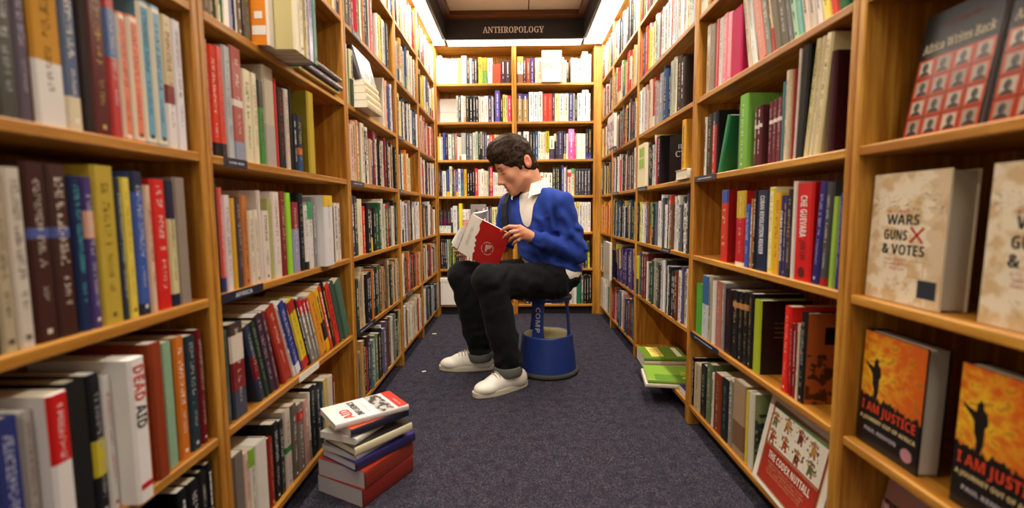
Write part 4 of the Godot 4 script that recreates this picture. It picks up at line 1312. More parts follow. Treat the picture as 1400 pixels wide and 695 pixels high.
func build_shoes(o: Node3D):
	var leather := mat("e2ddd2", 0.45)
	var rubber := mat("c8c0ac", 0.7)
	var lace_m := mat("b4aea2", 0.8)
	# local: z towards the toe, y up
	var g := Field.new(Vector3(-0.07, 0.0, -0.14), Vector3(0.07, 0.14, 0.19), 0.0052)
	g.egg(Vector3(0, 0.045, -0.075), Vector3(0.04, 0.055, 0.052), Basis(), 0.02)
	g.cone(Vector3(0, 0.045, -0.05), Vector3(0, 0.045, 0.05), 0.042, 0.045, 0.02)
	g.cone(Vector3(0, 0.06, -0.04), Vector3(0, 0.085, -0.035), 0.04, 0.036, 0.02)
	g.egg(Vector3(0.003, 0.034, 0.1), Vector3(0.049, 0.036, 0.068), Basis(), 0.02)
	g.cone(Vector3(0, 0.08, 0.0), Vector3(0, 0.055, 0.075), 0.026, 0.026, 0.02)
	g.cut_plane(Vector3(0, 0.018, 0), Vector3.DOWN)
	g.egg(Vector3(0, 0.125, -0.035), Vector3(0.033, 0.035, 0.05), Basis(), 0.004, true)
	var up := MB.new()
	g.net(up, func(_p): return Color.WHITE)
	var upper := up.mesh(leather)
	# sole: an outline swept up
	var outline := []
	for k in 36:
		var a := TAU * k / 36.0
		var z := cos(a) * 0.153 + 0.022
		var t := clampf((z + 0.13) / 0.3, 0, 1)
		var w := lerpf(0.040, 0.053, smoothstep(0.2, 0.75, t))
		outline.append(Vector2(sin(a) * w * pow(absf(sin(a)), -0.25) if absf(sin(a)) > 0.01 else 0.0, z))
	var sb := MB.new()
	var lv := [[0.0, 0.97], [0.004, 1.0], [0.022, 1.0], [0.026, 0.975]]
	for j in lv.size() - 1:
		for k in 36:
			var p: Vector2 = outline[k]
			var q: Vector2 = outline[(k + 1) % 36]
			sb.quad(Vector3(p.x * lv[j][1], lv[j][0], p.y * lv[j][1]), Vector3(q.x * lv[j][1], lv[j][0], q.y * lv[j][1]), Vector3(q.x * lv[j + 1][1], lv[j + 1][0], q.y * lv[j + 1][1]), Vector3(p.x * lv[j + 1][1], lv[j + 1][0], p.y * lv[j + 1][1]))
	for k in 36:
		var p: Vector2 = outline[k]
		var q: Vector2 = outline[(k + 1) % 36]
		sb.tri(Vector3(0, 0.026, 0.02), Vector3(p.x, 0.026, p.y), Vector3(q.x, 0.026, q.y))
		sb.tri(Vector3(0, 0.0, 0.02), Vector3(q.x, 0.0, q.y), Vector3(p.x, 0.0, p.y))
	var sole := sb.mesh(rubber)
	var laces := []
	for k in 5:
		var z := 0.0 + k * 0.0155
		var y := lerpf(0.115, 0.092, k / 4.0)
		laces.append(tube([Vector3(-0.03, y - 0.016, z - 0.004), Vector3(-0.016, y - 0.001, z), Vector3(0, y + 0.002, z + 0.002), Vector3(0.016, y - 0.001, z), Vector3(0.03, y - 0.016, z - 0.004)], 0.0035, lace_m, 6))
	var feet := [[Vector3(-0.062, 0.0, -2.246), Vector3(-0.83, 0, 0.55)], [Vector3(-0.258, 0.0, -2.56), Vector3(-1.0, 0, 0.02)]]
	for k in 2:
		var z: Vector3 = feet[k][1].normalized()
		var f := Transform3D(Basis(Vector3.UP.cross(z), Vector3.UP, z), feet[k][0])
		var sh := part("shoe", upper, o, f)
		sh.set_meta("label", ["white leather trainer pointing towards the camera", "white leather trainer pointing along the aisle's width"][k])
		part("sole", sole, sh)
		for l in laces: part("lace", l, sh)
		part("seam", tube([Vector3(-0.047, 0.03, 0.088), Vector3(-0.034, 0.056, 0.094), Vector3(0, 0.0735, 0.099), Vector3(0.036, 0.056, 0.094), Vector3(0.05, 0.03, 0.088)], 0.0022, lace_m, 6), sh)
		var tg := MB.new()
		tg.quad(Vector3(-0.016, 0.1, -0.012), Vector3(0.016, 0.1, -0.012), Vector3(0.014, 0.128, -0.03), Vector3(-0.014, 0.128, -0.03))
		tg.quad(Vector3(0.016, 0.1, -0.016), Vector3(-0.016, 0.1, -0.016), Vector3(-0.014, 0.128, -0.034), Vector3(0.014, 0.128, -0.034))
		part("tongue", tg.mesh(leather), sh)

func build_held_book():
	var ex := (BOOK_B - BOOK_A)
	var ey := (BOOK_A - BOOK_D)
	var w := ex.length()
	var h := ey.length()
	var X := ex.normalized()
	var Y := (ey - X * ey.dot(X)).normalized()
	var Z := X.cross(Y)
	# local: spine along x = 0, near cover in the plane z = 0 facing the camera
	var o := thing("book", "open red and white paperback in the reader's hands", "book", "", Transform3D(Basis(X, Y, Z), BOOK_D))
	var cv := MB.new()
	var red := hexl("96181a")
	var cream := hexl("d8d2c8")
	var dark := hexl("3c3634")
	# profile of a head where the pale area meets the red, as y -> x
	var edge := [Vector2(0.098, 0.0), Vector2(0.088, 0.03), Vector2(0.094, 0.045), Vector2(0.082, 0.06), Vector2(0.088, 0.072), Vector2(0.076, 0.085), Vector2(0.082, 0.1), Vector2(0.066, 0.112), Vector2(0.074, 0.135), Vector2(0.076, 0.16), Vector2(0.066, 0.178), Vector2(0.07, h)]
	var bend := func(x: float) -> float: return -0.012 * pow(1.0 - clampf(x / 0.09, 0, 1), 2.0)
	for i in edge.size() - 1:
		var a: Vector2 = edge[i]
		var c: Vector2 = edge[i + 1]
		for k in 5:
			var t0 := k / 5.0
			var t1 := (k + 1) / 5.0
			cv.quad(Vector3(a.x * t0, a.y, bend.call(a.x * t0)), Vector3(a.x * t1, a.y, bend.call(a.x * t1)), Vector3(c.x * t1, c.y, bend.call(c.x * t1)), Vector3(c.x * t0, c.y, bend.call(c.x * t0)), cream)
		cv.quad(Vector3(a.x, a.y, bend.call(a.x)), Vector3(w, a.y, 0), Vector3(w, c.y, 0), Vector3(c.x, c.y, bend.call(c.x)), red)
	var T := 0.012
	cv.quad(Vector3(w, 0, 0), Vector3(w, 0, -0.001), Vector3(w, h, -0.001), Vector3(w, h, 0), red)
	# spine, then the far cover swung open behind
	var D := Vector3(-0.05, 0.0, -1.0).normalized()
	var s0 := Vector3(0, 0, -0.012)
	var s1 := s0 + Vector3(-0.008, 0, -0.016)
	cv.quad(s1, s0, s0 + Vector3(0, h, 0), s1 + Vector3(0, h, 0), dark)
	var e1 := s1 + D * w * 0.9
	cv.quad(e1 + Vector3(0, 0, -0.001), s1, s1 + Vector3(0, h, 0), e1 + Vector3(0, h, -0.001), red)
	part("cover", cv.mesh(M.gloss), o)
	# the two halves of the page block, curving away from the spine
	var pg := MB.new()
	var pc := hexl("e8e4da")
	var n := 8
	for half in 2:
		var prev := []
		for k in n + 1:
			var t := float(k) / n
			var top: Vector3
			var bot: Vector3
			if half == 0:
				var x := 0.003 + t * (w - 0.006)
				bot = Vector3(x, 0, bend.call(x) - 0.0012)
				top = bot + Vector3(0, 0, -T * (0.6 + 0.4 * sin(t * PI)))
			else:
				bot = s1 + D * (0.003 + t * w * 0.88) + Vector3(0.0012, 0, 0)
				top = bot + Vector3(1, 0, -0.05) * 0.01 * (0.5 + 0.7 * sin(t * PI))
			var row := [bot, top]
			if prev:
				for j in 2:
					var y0: float = [0.001, h - 0.001][j]
					pg.quad(prev[0] + Vector3(0, y0, 0), row[0] + Vector3(0, y0, 0), row[1] + Vector3(0, y0, 0), prev[1] + Vector3(0, y0, 0), pc)
				pg.quad(prev[1], row[1], row[1] + Vector3(0, h - 0.002, 0), prev[1] + Vector3(0, h - 0.002, 0), pc)
			prev = row
		pg.quad(prev[0], prev[1], prev[1] + Vector3(0, h - 0.002, 0), prev[0] + Vector3(0, h - 0.002, 0), pc)
	part("page_block", pg.mesh(M.page_v), o)
	# a turned leaf standing off the spine
	var lf := MB.new()
	var prow := []
	for k in 9:
		var t := k / 8.0
		var lo := s0 + Vector3(-0.004 - 0.042 * t, 0.006 + 0.02 * t, 0.012 * sin(t * PI * 0.8))
		var row := [lo, Vector3(lo.x + 0.012 * t, h * lerpf(0.66, 0.5, t * t), lo.z)]
		if prow: lf.quad(row[0], prow[0], prow[1], row[1], hexl("efece6"))
		prow = row
	part("leaf", lf.mesh(M.page_v), o)
	# pale globe ring and land on the red, small print on the pale side
	var em := MB.new()
	var cg := Vector2(0.152, h * 0.42)
	for k in 28:
		var a0 := TAU * k / 28.0
		var a1 := TAU * (k + 1) / 28.0
		if k % 7 == 5: continue
		var p := func(a: float, r: float) -> Vector3: return Vector3(cg.x + cos(a) * r, cg.y + sin(a) * r, 0.0009)
		em.quad(p.call(a0, 0.03), p.call(a0, 0.0335), p.call(a1, 0.0335), p.call(a1, 0.03), hexl("a88884"))
	var land := PackedVector2Array([Vector2(-0.016, 0.016), Vector2(0.004, 0.02), Vector2(0.01, 0.006), Vector2(0.002, -0.004), Vector2(0.0, -0.02), Vector2(-0.008, -0.016), Vector2(-0.012, 0.0)])
	for tr in [[0, 1, 2], [0, 2, 3], [0, 3, 6], [6, 3, 4], [6, 4, 5]]:
		em.tri(Vector3(cg.x + land[tr[0]].x, cg.y + land[tr[0]].y, 0.0009), Vector3(cg.x + land[tr[2]].x, cg.y + land[tr[2]].y, 0.0009), Vector3(cg.x + land[tr[1]].x, cg.y + land[tr[1]].y, 0.0009), hexl("a88884"))
		em.tri(Vector3(cg.x + land[tr[0]].x + 0.014, cg.y + land[tr[0]].y * 0.6 + 0.012, 0.0009), Vector3(cg.x + land[tr[2]].x * 0.5 + 0.014, cg.y + land[tr[2]].y * 0.6 + 0.012, 0.0009), Vector3(cg.x + land[tr[1]].x * 0.5 + 0.014, cg.y + land[tr[1]].y * 0.6 + 0.012, 0.0009), hexl("a88884"))
	part("globe_emblem", em.mesh(M.cover_matte), o)
	fake_lines(o, Transform3D(Basis(Vector3.BACK, PI / 2), Vector3(0.03, h * 0.5, -0.004)), 3, h * 0.55, 0.006, "5c5654", "title")

func build_stool():
	var o := thing("step_stool", "blue metal step stool with tan treads under the seated reader", "stool", "", Transform3D(Basis(), Vector3(0.163, 0, -2.53)))
	var blue := mat("1d3478", 0.35)
	var tread := mat("8a8058", 0.9)
	var rubber := mat("34342e", 0.8)
	part("bumper_ring", lathe([Vector2(0.15, 0.002), Vector2(0.166, 0.002), Vector2(0.17, 0.012), Vector2(0.167, 0.024), Vector2(0.152, 0.028)], 48, rubber), o)
	part("base", lathe([Vector2(0.158, 0.02), Vector2(0.155, 0.04), Vector2(0.137, 0.205), Vector2(0.134, 0.212), Vector2(0.128, 0.213), Vector2(0.126, 0.205), Vector2(0.0001, 0.204)], 48, blue), o)
	part("tread", lathe([Vector2(0.126, 0.2045), Vector2(0.124, 0.2085), Vector2(0.0001, 0.2085)], 48, tread), o)
	# three flared supports
	for k in 3:
		var a: float = [2.05, 0.3, 4.2][k]
		var half: float = [0.3, 0.3, 0.3][k]
		var b := MB.new()
		var prev := []
		for j in 9:
			var t := j / 8.0
			var y := lerpf(0.2, 0.402, t)
			var r := lerpf(0.127, 0.112, t)
			var hw := half * (0.82 + 0.25 * pow(absf(t - 0.5) * 2.0, 3.0))
			var row := []
			for q in 7:
				var an := a + lerpf(-hw, hw, q / 6.0)
				row.append([Vector3(cos(an) * r, y, sin(an) * r), Vector3(cos(an) * (r - 0.006), y, sin(an) * (r - 0.006))])
			if prev:
				for q in 6:
					b.quad(prev[q + 1][0], prev[q][0], row[q][0], row[q + 1][0])
					b.quad(prev[q][1], prev[q + 1][1], row[q + 1][1], row[q][1])
				b.quad(prev[0][0], prev[0][1], row[0][1], row[0][0])
				b.quad(prev[6][1], prev[6][0], row[6][0], row[6][1])
			prev = row
		var s := part("support", b.mesh(blue), o)
		if k == 0:
			var d := Vector3(cos(a), 0, sin(a))
			var right := Vector3.UP.cross(d)
			lettering("lettering", "COMP", s, Transform3D(Basis(right, Vector3.UP, d) * Basis(Vector3.RIGHT, -0.074) * Basis(Vector3.BACK, -PI / 2), d * 0.1212 + Vector3(0, 0.305, 0)), 0.13, 0.026, "b4b8c4", "Droid Sans", true)
	part("seat_rim", lathe([Vector2(0.108, 0.398), Vector2(0.128, 0.398), Vector2(0.132, 0.404), Vector2(0.132, 0.418), Vector2(0.127, 0.421)], 40, blue), o)
	part("seat_tread", lathe([Vector2(0.129, 0.41), Vector2(0.129, 0.4205), Vector2(0.12, 0.424), Vector2(0.0001, 0.424)], 40, tread), o)

# ---------------------------------------------------------------- books
# a book standing with its spine towards +Z: x across the spine, y up, covers run back to -depth
func add_cover(b: MB, t: float, h: float, d: float, col: Color, hard: bool, side := Color(0, 0, 0, 0)):
	if side.a == 0.0: side = col
	var bt := 0.0026 if hard else 0.0012
	bt = minf(bt, t * 0.3)
	var ch := minf(0.0045, t * 0.28)
	var o := [Vector2(-t / 2, -d), Vector2(-t / 2, -ch), Vector2(-t / 2 + ch, 0), Vector2(t / 2 - ch, 0), Vector2(t / 2, -ch), Vector2(t / 2, -d)]
	var q := [Vector2(-t / 2 + bt, -d), Vector2(-t / 2 + bt, -ch - bt), Vector2(-t / 2 + bt + 0.0002, -ch - bt), Vector2(t / 2 - bt - 0.0002, -ch - bt), Vector2(t / 2 - bt, -ch - bt), Vector2(t / 2 - bt, -d)]
	for i in 5:
		b.quad(Vector3(o[i].x, 0, o[i].y), Vector3(o[i + 1].x, 0, o[i + 1].y), Vector3(o[i + 1].x, h, o[i + 1].y), Vector3(o[i].x, h, o[i].y), side if i == 0 or i == 4 else col)
		b.quad(Vector3(o[i].x, h, o[i].y), Vector3(o[i + 1].x, h, o[i + 1].y), Vector3(q[i + 1].x, h, q[i + 1].y), Vector3(q[i].x, h, q[i].y), col)
		b.quad(Vector3(q[i].x, 0, q[i].y), Vector3(q[i + 1].x, 0, q[i + 1].y), Vector3(o[i + 1].x, 0, o[i + 1].y), Vector3(o[i].x, 0, o[i].y), col)
	for i in [0, 4]:
		b.quad(Vector3(q[i + 1].x, 0, q[i + 1].y), Vector3(q[i].x, 0, q[i].y), Vector3(q[i].x, h, q[i].y), Vector3(q[i + 1].x, h, q[i + 1].y), col)
	for s in [-1, 1]:
		var xo: float = s * t / 2
		var xi: float = s * (t / 2 - bt)
		b.quad(Vector3(minf(xo, xi), 0, -d), Vector3(minf(xo, xi), h, -d), Vector3(maxf(xo, xi), h, -d), Vector3(maxf(xo, xi), 0, -d), col)

func add_band(b: MB, t: float, y0: float, y1: float, col: Color, lift := 0.0003, inset := 0.0):
	var ch := minf(0.0045, t * 0.28)
	var w := t / 2 - inset
	if inset > 0.0:
		b.quad(Vector3(-w, y0, lift), Vector3(w, y0, lift), Vector3(w, y1, lift), Vector3(-w, y1, lift), col)
		return
	var e := lift
	var o := [Vector2(-t / 2 - e, -ch), Vector2(-t / 2 + ch - e * 0.5, e), Vector2(t / 2 - ch + e * 0.5, e), Vector2(t / 2 + e, -ch)]
	for i in 3:
		b.quad(Vector3(o[i].x, y0, o[i].y), Vector3(o[i + 1].x, y0, o[i + 1].y), Vector3(o[i + 1].x, y1, o[i + 1].y), Vector3(o[i].x, y1, o[i].y), col)

# an unreadable line of print that runs down the spine, as blurred print looks from afar
func add_print(b: MB, y_top: float, y_bot: float, cap: float, cx: float, col: Color, r: RandomNumberGenerator, fine: bool, z := 0.0007):
	var y := y_top
	var lo := cx - cap / 2
	while y - cap * 0.4 > y_bot:
		if r.randf() < 0.15:
			y -= cap * 0.5
			continue
		if fine:
			# three rows of two small strokes, some left out: no letter, only its grain
			var w := cap * r.randf_range(0.4, 0.62)
			for a in 3:
				for e in 2:
					if r.randf() < 0.3: continue
					var x0 := lo + cap * (a / 3.0 + r.randf_range(0.0, 0.08))
					var y0 := y - w * (e * 0.5 + r.randf_range(0.0, 0.1))
					var hx := cap * r.randf_range(0.16, 0.27)
					var hy := w * r.randf_range(0.22, 0.5)
					b.quad(Vector3(x0, y0 - hy, z), Vector3(x0 + hx, y0 - hy, z), Vector3(x0 + hx, y0, z), Vector3(x0, y0, z), col)
			y -= w + cap * 0.14
		else:
			var n := r.randf_range(1.0, 4.0) * cap * 0.6
			n = minf(n, y - y_bot)
			var e := cap * r.randf_range(0.1, 0.25)
			b.quad(Vector3(lo + e, y - n, z), Vector3(lo + cap - e, y - n, z), Vector3(lo + cap - e, y, z), Vector3(lo + e, y, z), col)
			y -= n + cap * 0.25

func auto_ink(c: Color, r: RandomNumberGenerator) -> Color:
	var l := c.get_luminance()
	if l < 0.32: return [Color("e8e2d4"), Color("d8c078"), Color("c8c8cc"), Color("e0d8d0")][r.randi() % 4]
	if l < 0.6: return [Color("f2ece0"), Color("f2ece0"), Color("241c18")][r.randi() % 3]
	return [Color("2a2624"), Color("8a2420"), Color("283050"), Color("4a4038")][r.randi() % 4]

func spec_of(line: String) -> Dictionary:
	var t := line.split(" ", false)
	var d := {"u": t[0].to_float(), "t": t[1].to_float(), "h": t[2].to_float(), "a": t[3].to_float(), "o": t[4].to_float(), "c": t[5], "bands": [], "ink": "", "print": true, "edge": "", "title": "", "board": "", "art": ""}
	for k in range(6, t.size()):
		var s := t[k]
		if s == "n": d.print = false
		elif s[0] == "t": d.ink = s.substr(1)
		elif s.begins_with("e="): d.edge = s.substr(2)
		elif s.begins_with("k="): d.board = s.substr(2)
		elif s[0] == "T": d.title = s
		elif s[0] == "P": d.art = s
		elif s[0] == "b":
			var p := s.substr(1).split("=")
			var ends := p[0].split("-")
			d.bands.append([ends[0].to_float() / 100.0, ends[1].to_float() / 100.0, p[1]])
	return d

# draws one shelved book into cover and page builders (both may be the same)
func draw_book(d: Dictionary, cover: MB, pages: MB, fine: bool):
	var r := RandomNumberGenerator.new()
	r.seed = hash(str(d.u) + d.c + d.bay + str(d.level))
	var col := hexl(d.c)
	var t: float = d.t
	var h: float = d.h
	var dep: float = d.d
	var hard: bool = d.hard
	add_cover(cover, t, h, dep, col, hard, hexl(d.board) if d.get("board", "") else Color(0, 0, 0, 0))
	for bd in d.bands:
		add_band(cover, t, bd[0] * h, bd[1] * h, hexl(bd[2]))
	if d.edge:
		add_band(cover, t, h * 0.02, h * 0.98, hexl(d.edge))
		add_band(cover, t, h * 0.05, h * 0.95, col, 0.0005, t * 0.2)
	if d.print and d.title == "":
		var ink := Color(d.ink) if d.ink else auto_ink(Color(d.c), r)
		ink = ink.srgb_to_linear().lerp(hexl(d.c), r.randf_range(0.0, 0.25))
		var cap := clampf(t * r.randf_range(0.3, 0.5), 0.003, 0.013)
		var top := h * r.randf_range(0.86, 0.95)
		var mid := h * r.randf_range(0.36, 0.5)
		add_print(cover, top, mid, cap, 0.0, ink, r, fine)
		add_print(cover, mid - h * 0.05, h * r.randf_range(0.14, 0.22), cap * 0.7, 0.0, ink, r, fine)
		if r.randf() < 0.4:
			var e := minf(t * 0.16, 0.0035)
			cover.quad(Vector3(-e, h * 0.045, 0.0007), Vector3(e, h * 0.045, 0.0007), Vector3(e, h * 0.045 + e * 2, 0.0007), Vector3(-e, h * 0.045 + e * 2, 0.0007), ink)
	var bt := minf(0.0026 if hard else 0.0012, t * 0.3)
	var g := 0.003 if hard else 0.0006
	var pc := hexl(["e6dfcc", "ddd4bc", "ece8de", "d6ccb4"][r.randi() % 4])
	pages.box(Vector3(-t / 2 + bt, g, -dep + 0.003), Vector3(t / 2 - bt, h - g, -minf(0.0045, t * 0.28) - bt), pc)

func book_frame(d: Dictionary) -> Transform3D:
	var a := deg_to_rad(d.a)
	var lift: float = d.t / 2 * absf(sin(a))
	var lean := Transform3D(Basis(Vector3.BACK, a), Vector3(0, lift, 0))
	var y: float = LV[d.level]
	var inn := 0.012
	if d.bay[0] == "L": return Transform3D(Basis(Vector3.UP, PI / 2), Vector3(XL - inn + d.o, y, d.u)) * lean
	if d.bay[0] == "R": return Transform3D(Basis(Vector3.UP, -PI / 2), Vector3(XR + inn - d.o, y, d.u)) * lean
	return Transform3D(Basis(), Vector3(d.u, y, ZB - inn + d.o)) * lean

func to_pixel(p: Vector3) -> Vector2:
	var l := cam.transform.affine_inverse() * p
	var f := 347.5 / tan(deg_to_rad(cam.fov) / 2)
	return Vector2(700 + f * l.x / maxf(-l.z, 0.01), 347.5 - f * l.y / maxf(-l.z, 0.01))

func in_view(d: Dictionary) -> float:
	var f := book_frame(d)
	var a := to_pixel(f * Vector3(-d.t / 2, 0, 0)).clamp(Vector2.ZERO, Vector2(1400, 695))
	var b := to_pixel(f * Vector3(d.t / 2, 0, 0)).clamp(Vector2.ZERO, Vector2(1400, 695))
	var c := to_pixel(f * Vector3(0, d.h, 0)).clamp(Vector2.ZERO, Vector2(1400, 695))
	var m := (a + b) / 2
	var area := absf(b.x - a.x) * absf(m.y - c.y)
	# behind the reader, or low behind the stack on the floor
	if d.bay == "B" and m.x > 640 and m.x < 800 and m.y > 225 and c.y > 190: area *= 0.15
	if d.bay == "B" and m.y > 400: area *= 0.3
	return area

func hue_name(h: String) -> String:
	var c := Color(h)
	var s := c.s
	var v := c.v
	var hh := c.h * 360.0
	if v < 0.2: return "black"
	if s < 0.1:
		if v > 0.84: return "white"
		if v > 0.6: return "pale grey"
		return "grey" if v > 0.36 else "charcoal"
	if s < 0.3 and v > 0.74:
		if hh < 20 or hh > 330: return "pale pink"
		if hh < 75: return "cream"
		if hh < 160: return "pale green"
		if hh < 250: return "pale blue"
		return "pale lilac"
	if s < 0.28:
		if v < 0.36: return "charcoal"
		if hh < 80 or hh > 330: return "taupe" if v > 0.45 else "dark taupe"
		if hh < 170: return "grey green"
		return "slate grey"
	if hh < 14 or hh > 345:
		if v < 0.55: return "dark red"
		return "salmon" if s < 0.6 else "red"
	if hh < 40:
		if v < 0.6: return "brown"
		if s < 0.5: return "tan"
		return "orange"
	if hh < 66:
		if v < 0.6: return "olive"
		if s < 0.5: return "beige"
		return "mustard" if v < 0.8 else "yellow"
	if hh < 95: return "lime green" if v > 0.5 else "olive green"
	if hh < 165: return "green" if v > 0.35 else "dark green"
	if hh < 200: return "teal"
	if hh < 255:
		if v < 0.42: return "navy blue"
		return "blue" if s > 0.35 else "grey blue"
	if hh < 300: return "purple" if v > 0.4 else "dark purple"
	return "magenta" if v > 0.6 else "plum"

const NTH := ["first", "second", "third", "fourth", "fifth", "sixth", "seventh", "eighth", "ninth", "tenth", "eleventh", "twelfth", "thirteenth", "fourteenth", "fifteenth", "sixteenth", "seventeenth", "eighteenth", "nineteenth", "twentieth"]

func ordinal(k: int) -> String:
	if k <= 20: return NTH[k - 1]
	var tens: String = ["", "", "twenty", "thirty", "forty", "fifty", "sixty", "seventy"][k / 10]
	if k % 10 == 0: return tens.left(tens.length() - 1) + "ieth"
	return tens + "-" + NTH[k % 10 - 1]

const SHELF_NAME := ["lowest shelf", "second shelf up", "third shelf up", "fourth shelf up", "fifth shelf up", "sixth shelf up", "top shelf"]
const BAY_NAME := {"L1": "nearest left bookcase", "L2": "second left bookcase", "L3": "third left bookcase", "L4": "fourth left bookcase", "L5": "farthest left bookcase", "R1": "nearest right bookcase", "R2": "second right bookcase", "R3": "third right bookcase", "R4": "fourth right bookcase", "R5": "farthest right bookcase", "B": "back bookcases"}

func enqueue(d: Dictionary):
	var r := RandomNumberGenerator.new()
	r.seed = hash(str(d.u) + d.bay + str(d.level) + d.c)
	d.hard = d.t > 0.018 and r.randf() < 0.5
	d.d = minf(0.2, d.h * r.randf_range(0.64, 0.72))
	queue.append(d)

func shelve_books():
	for key in BOOKS:
		var p: PackedStringArray = key.split("-")
		for line in BOOKS[key].split("|"):
			var d := spec_of(line)
			d.bay = p[0]
			d.level = p[1].left(1).to_int()
			enqueue(d)
	# shelves that the photograph shows smaller: the run of colours read off each, spread along the shelf
	for key in RUNS:
		var p: PackedStringArray = key.split("-")
		var bay: String = p[0]
		var r := RandomNumberGenerator.new()
		r.seed = hash(key)
		var span := bay_span(bay)
		var at: float = span[0] + 0.026
		var stop: float = span[1] - 0.03
		var given: PackedStringArray = RUNS[key].split(" ", false)
		var runs := Array(given)
		var total := 0.0
		var ths := []
		for s in runs:
			var th := r.randf_range(0.014, 0.036)
			if s.contains("*"): th = s.split("*")[1].to_float() / 1000.0
			ths.append(th)
			total += th + 0.0007
		# the shelf goes on in the same colours where the reading stopped short
		while total < (stop - at) / 1.18 and not RUNS[key].contains("gap"):
			var s: String = given[r.randi() % given.size()].split("*")[0]
			var th := r.randf_range(0.014, 0.034)
			runs.append("%s*%d" % [s, int(th * 1000)])
			ths.append(th)
			total += th + 0.0007
		var sc := minf(1.3, (stop - at) / total)
		for i in runs.size():
			var s: String = runs[i].split("*")[0]
			var th: float = ths[i] * sc
			if s == "gap":
				at += th
				continue
			var col: String = s.split("/")[0]
			var bands := []
			if s.contains("/"):
				var cut := r.randf_range(0.2, 0.5)
				bands.append([0.0, cut, s.split("/")[1]])
			var w := at + th / 2
			at += th + 0.0007
			var u := -w if bay[0] == "L" else (w if bay[0] == "R" else w)
			enqueue({"u": u, "t": th, "h": r.randf_range(0.195, 0.25), "a": 0.0, "o": r.randf_range(0.0, 0.012), "c": col, "bands": bands, "ink": "", "print": true, "edge": "", "title": "", "bay": bay, "level": p[1].to_int()})

# the run of a bay along its own image-right axis: [start, end]; for the left cases w = -z, for the right ones w = z
func bay_span(bay: String) -> Array:
	var k := bay.substr(1).to_int()
	if bay[0] == "L": return [-LU[k - 1], -LU[k]]
	return [RU[k], RU[k - 1]]

func fill_rest():
	# far bays: no single book stands out; colours drawn from what the photograph shows there
	var bright := ["d8d4cc", "c8c4b8", "d0ccb0", "c8b040", "b83828", "c0c0c8", "90a8b8", "c89878", "dcd0bc", "304868", "b89030", "8a2c30", "688848", "28282e", "5c4c40", "404a70", "2c2c30"]
	var mid := ["d8d0c0", "2c2c30", "8c2c28", "c8bca4", "38485c", "b87838", "e0dcd0", "504038", "4c6848", "a03830", "d0b050", "3c3c6c", "8c8478", "1c1c1e", "e4e0d4", "6c3038"]
	for bay in ["L1", "L2", "L3", "L4", "L5", "R1", "R2", "R3", "R4", "R5"]:
		for lv in 7:
			var key := "%s-%d" % [bay, lv]
			if BOOKS.has(key) or RUNS.has(key) or key in ["R1-3", "R1-2", "R1-1", "R1-0", "R3-0"]: continue
			var r := RandomNumberGenerator.new()
			r.seed = hash("fill" + key)
			var sp := bay_span(bay)
			var at: float = sp[0] + 0.026
			var pal: Array = bright if lv >= 5 else mid
			while at < sp[1] - 0.045:
				var th := r.randf_range(0.013, 0.038)
				if r.randf() < 0.03: at += 0.02
				var w := at + th / 2
				at += th + 0.0007
				enqueue({"u": -w if bay[0] == "L" else w, "t": th, "h": r.randf_range(0.19, 0.252), "a": 0.0, "o": r.randf_range(0.0, 0.012), "c": pal[r.randi() % pal.size()], "bands": [[0.0, 0.3, pal[r.randi() % pal.size()]]] if r.randf() < 0.25 else [], "ink": "", "print": true, "edge": "", "title": "", "bay": bay, "level": lv})

func fill_ends():
	# the ends of the nearest shelves, beyond the picture's edges
	var pal := ["d8d0c0", "2c2c30", "8c2c28", "c8bca4", "38485c", "b87838", "e0dcd0", "504038", "4c6848", "a03830"]
	for lv in 4:
		for side in ["L1", "R1"]:
			var r := RandomNumberGenerator.new()
			r.seed = hash("end" + side + str(lv))
			var at := 0.178
			var stop: float = 0.5 if side == "L1" else 0.48
			while at < stop:
				var th := r.randf_range(0.014, 0.036)
				var w := at + th / 2
				at += th + 0.0007
				enqueue({"u": -w, "t": th, "h": r.randf_range(0.2, 0.25), "a": 0.0, "o": 0.0, "c": pal[r.randi() % pal.size()], "bands": [], "ink": "", "print": true, "edge": "", "title": "", "bay": side, "level": lv})

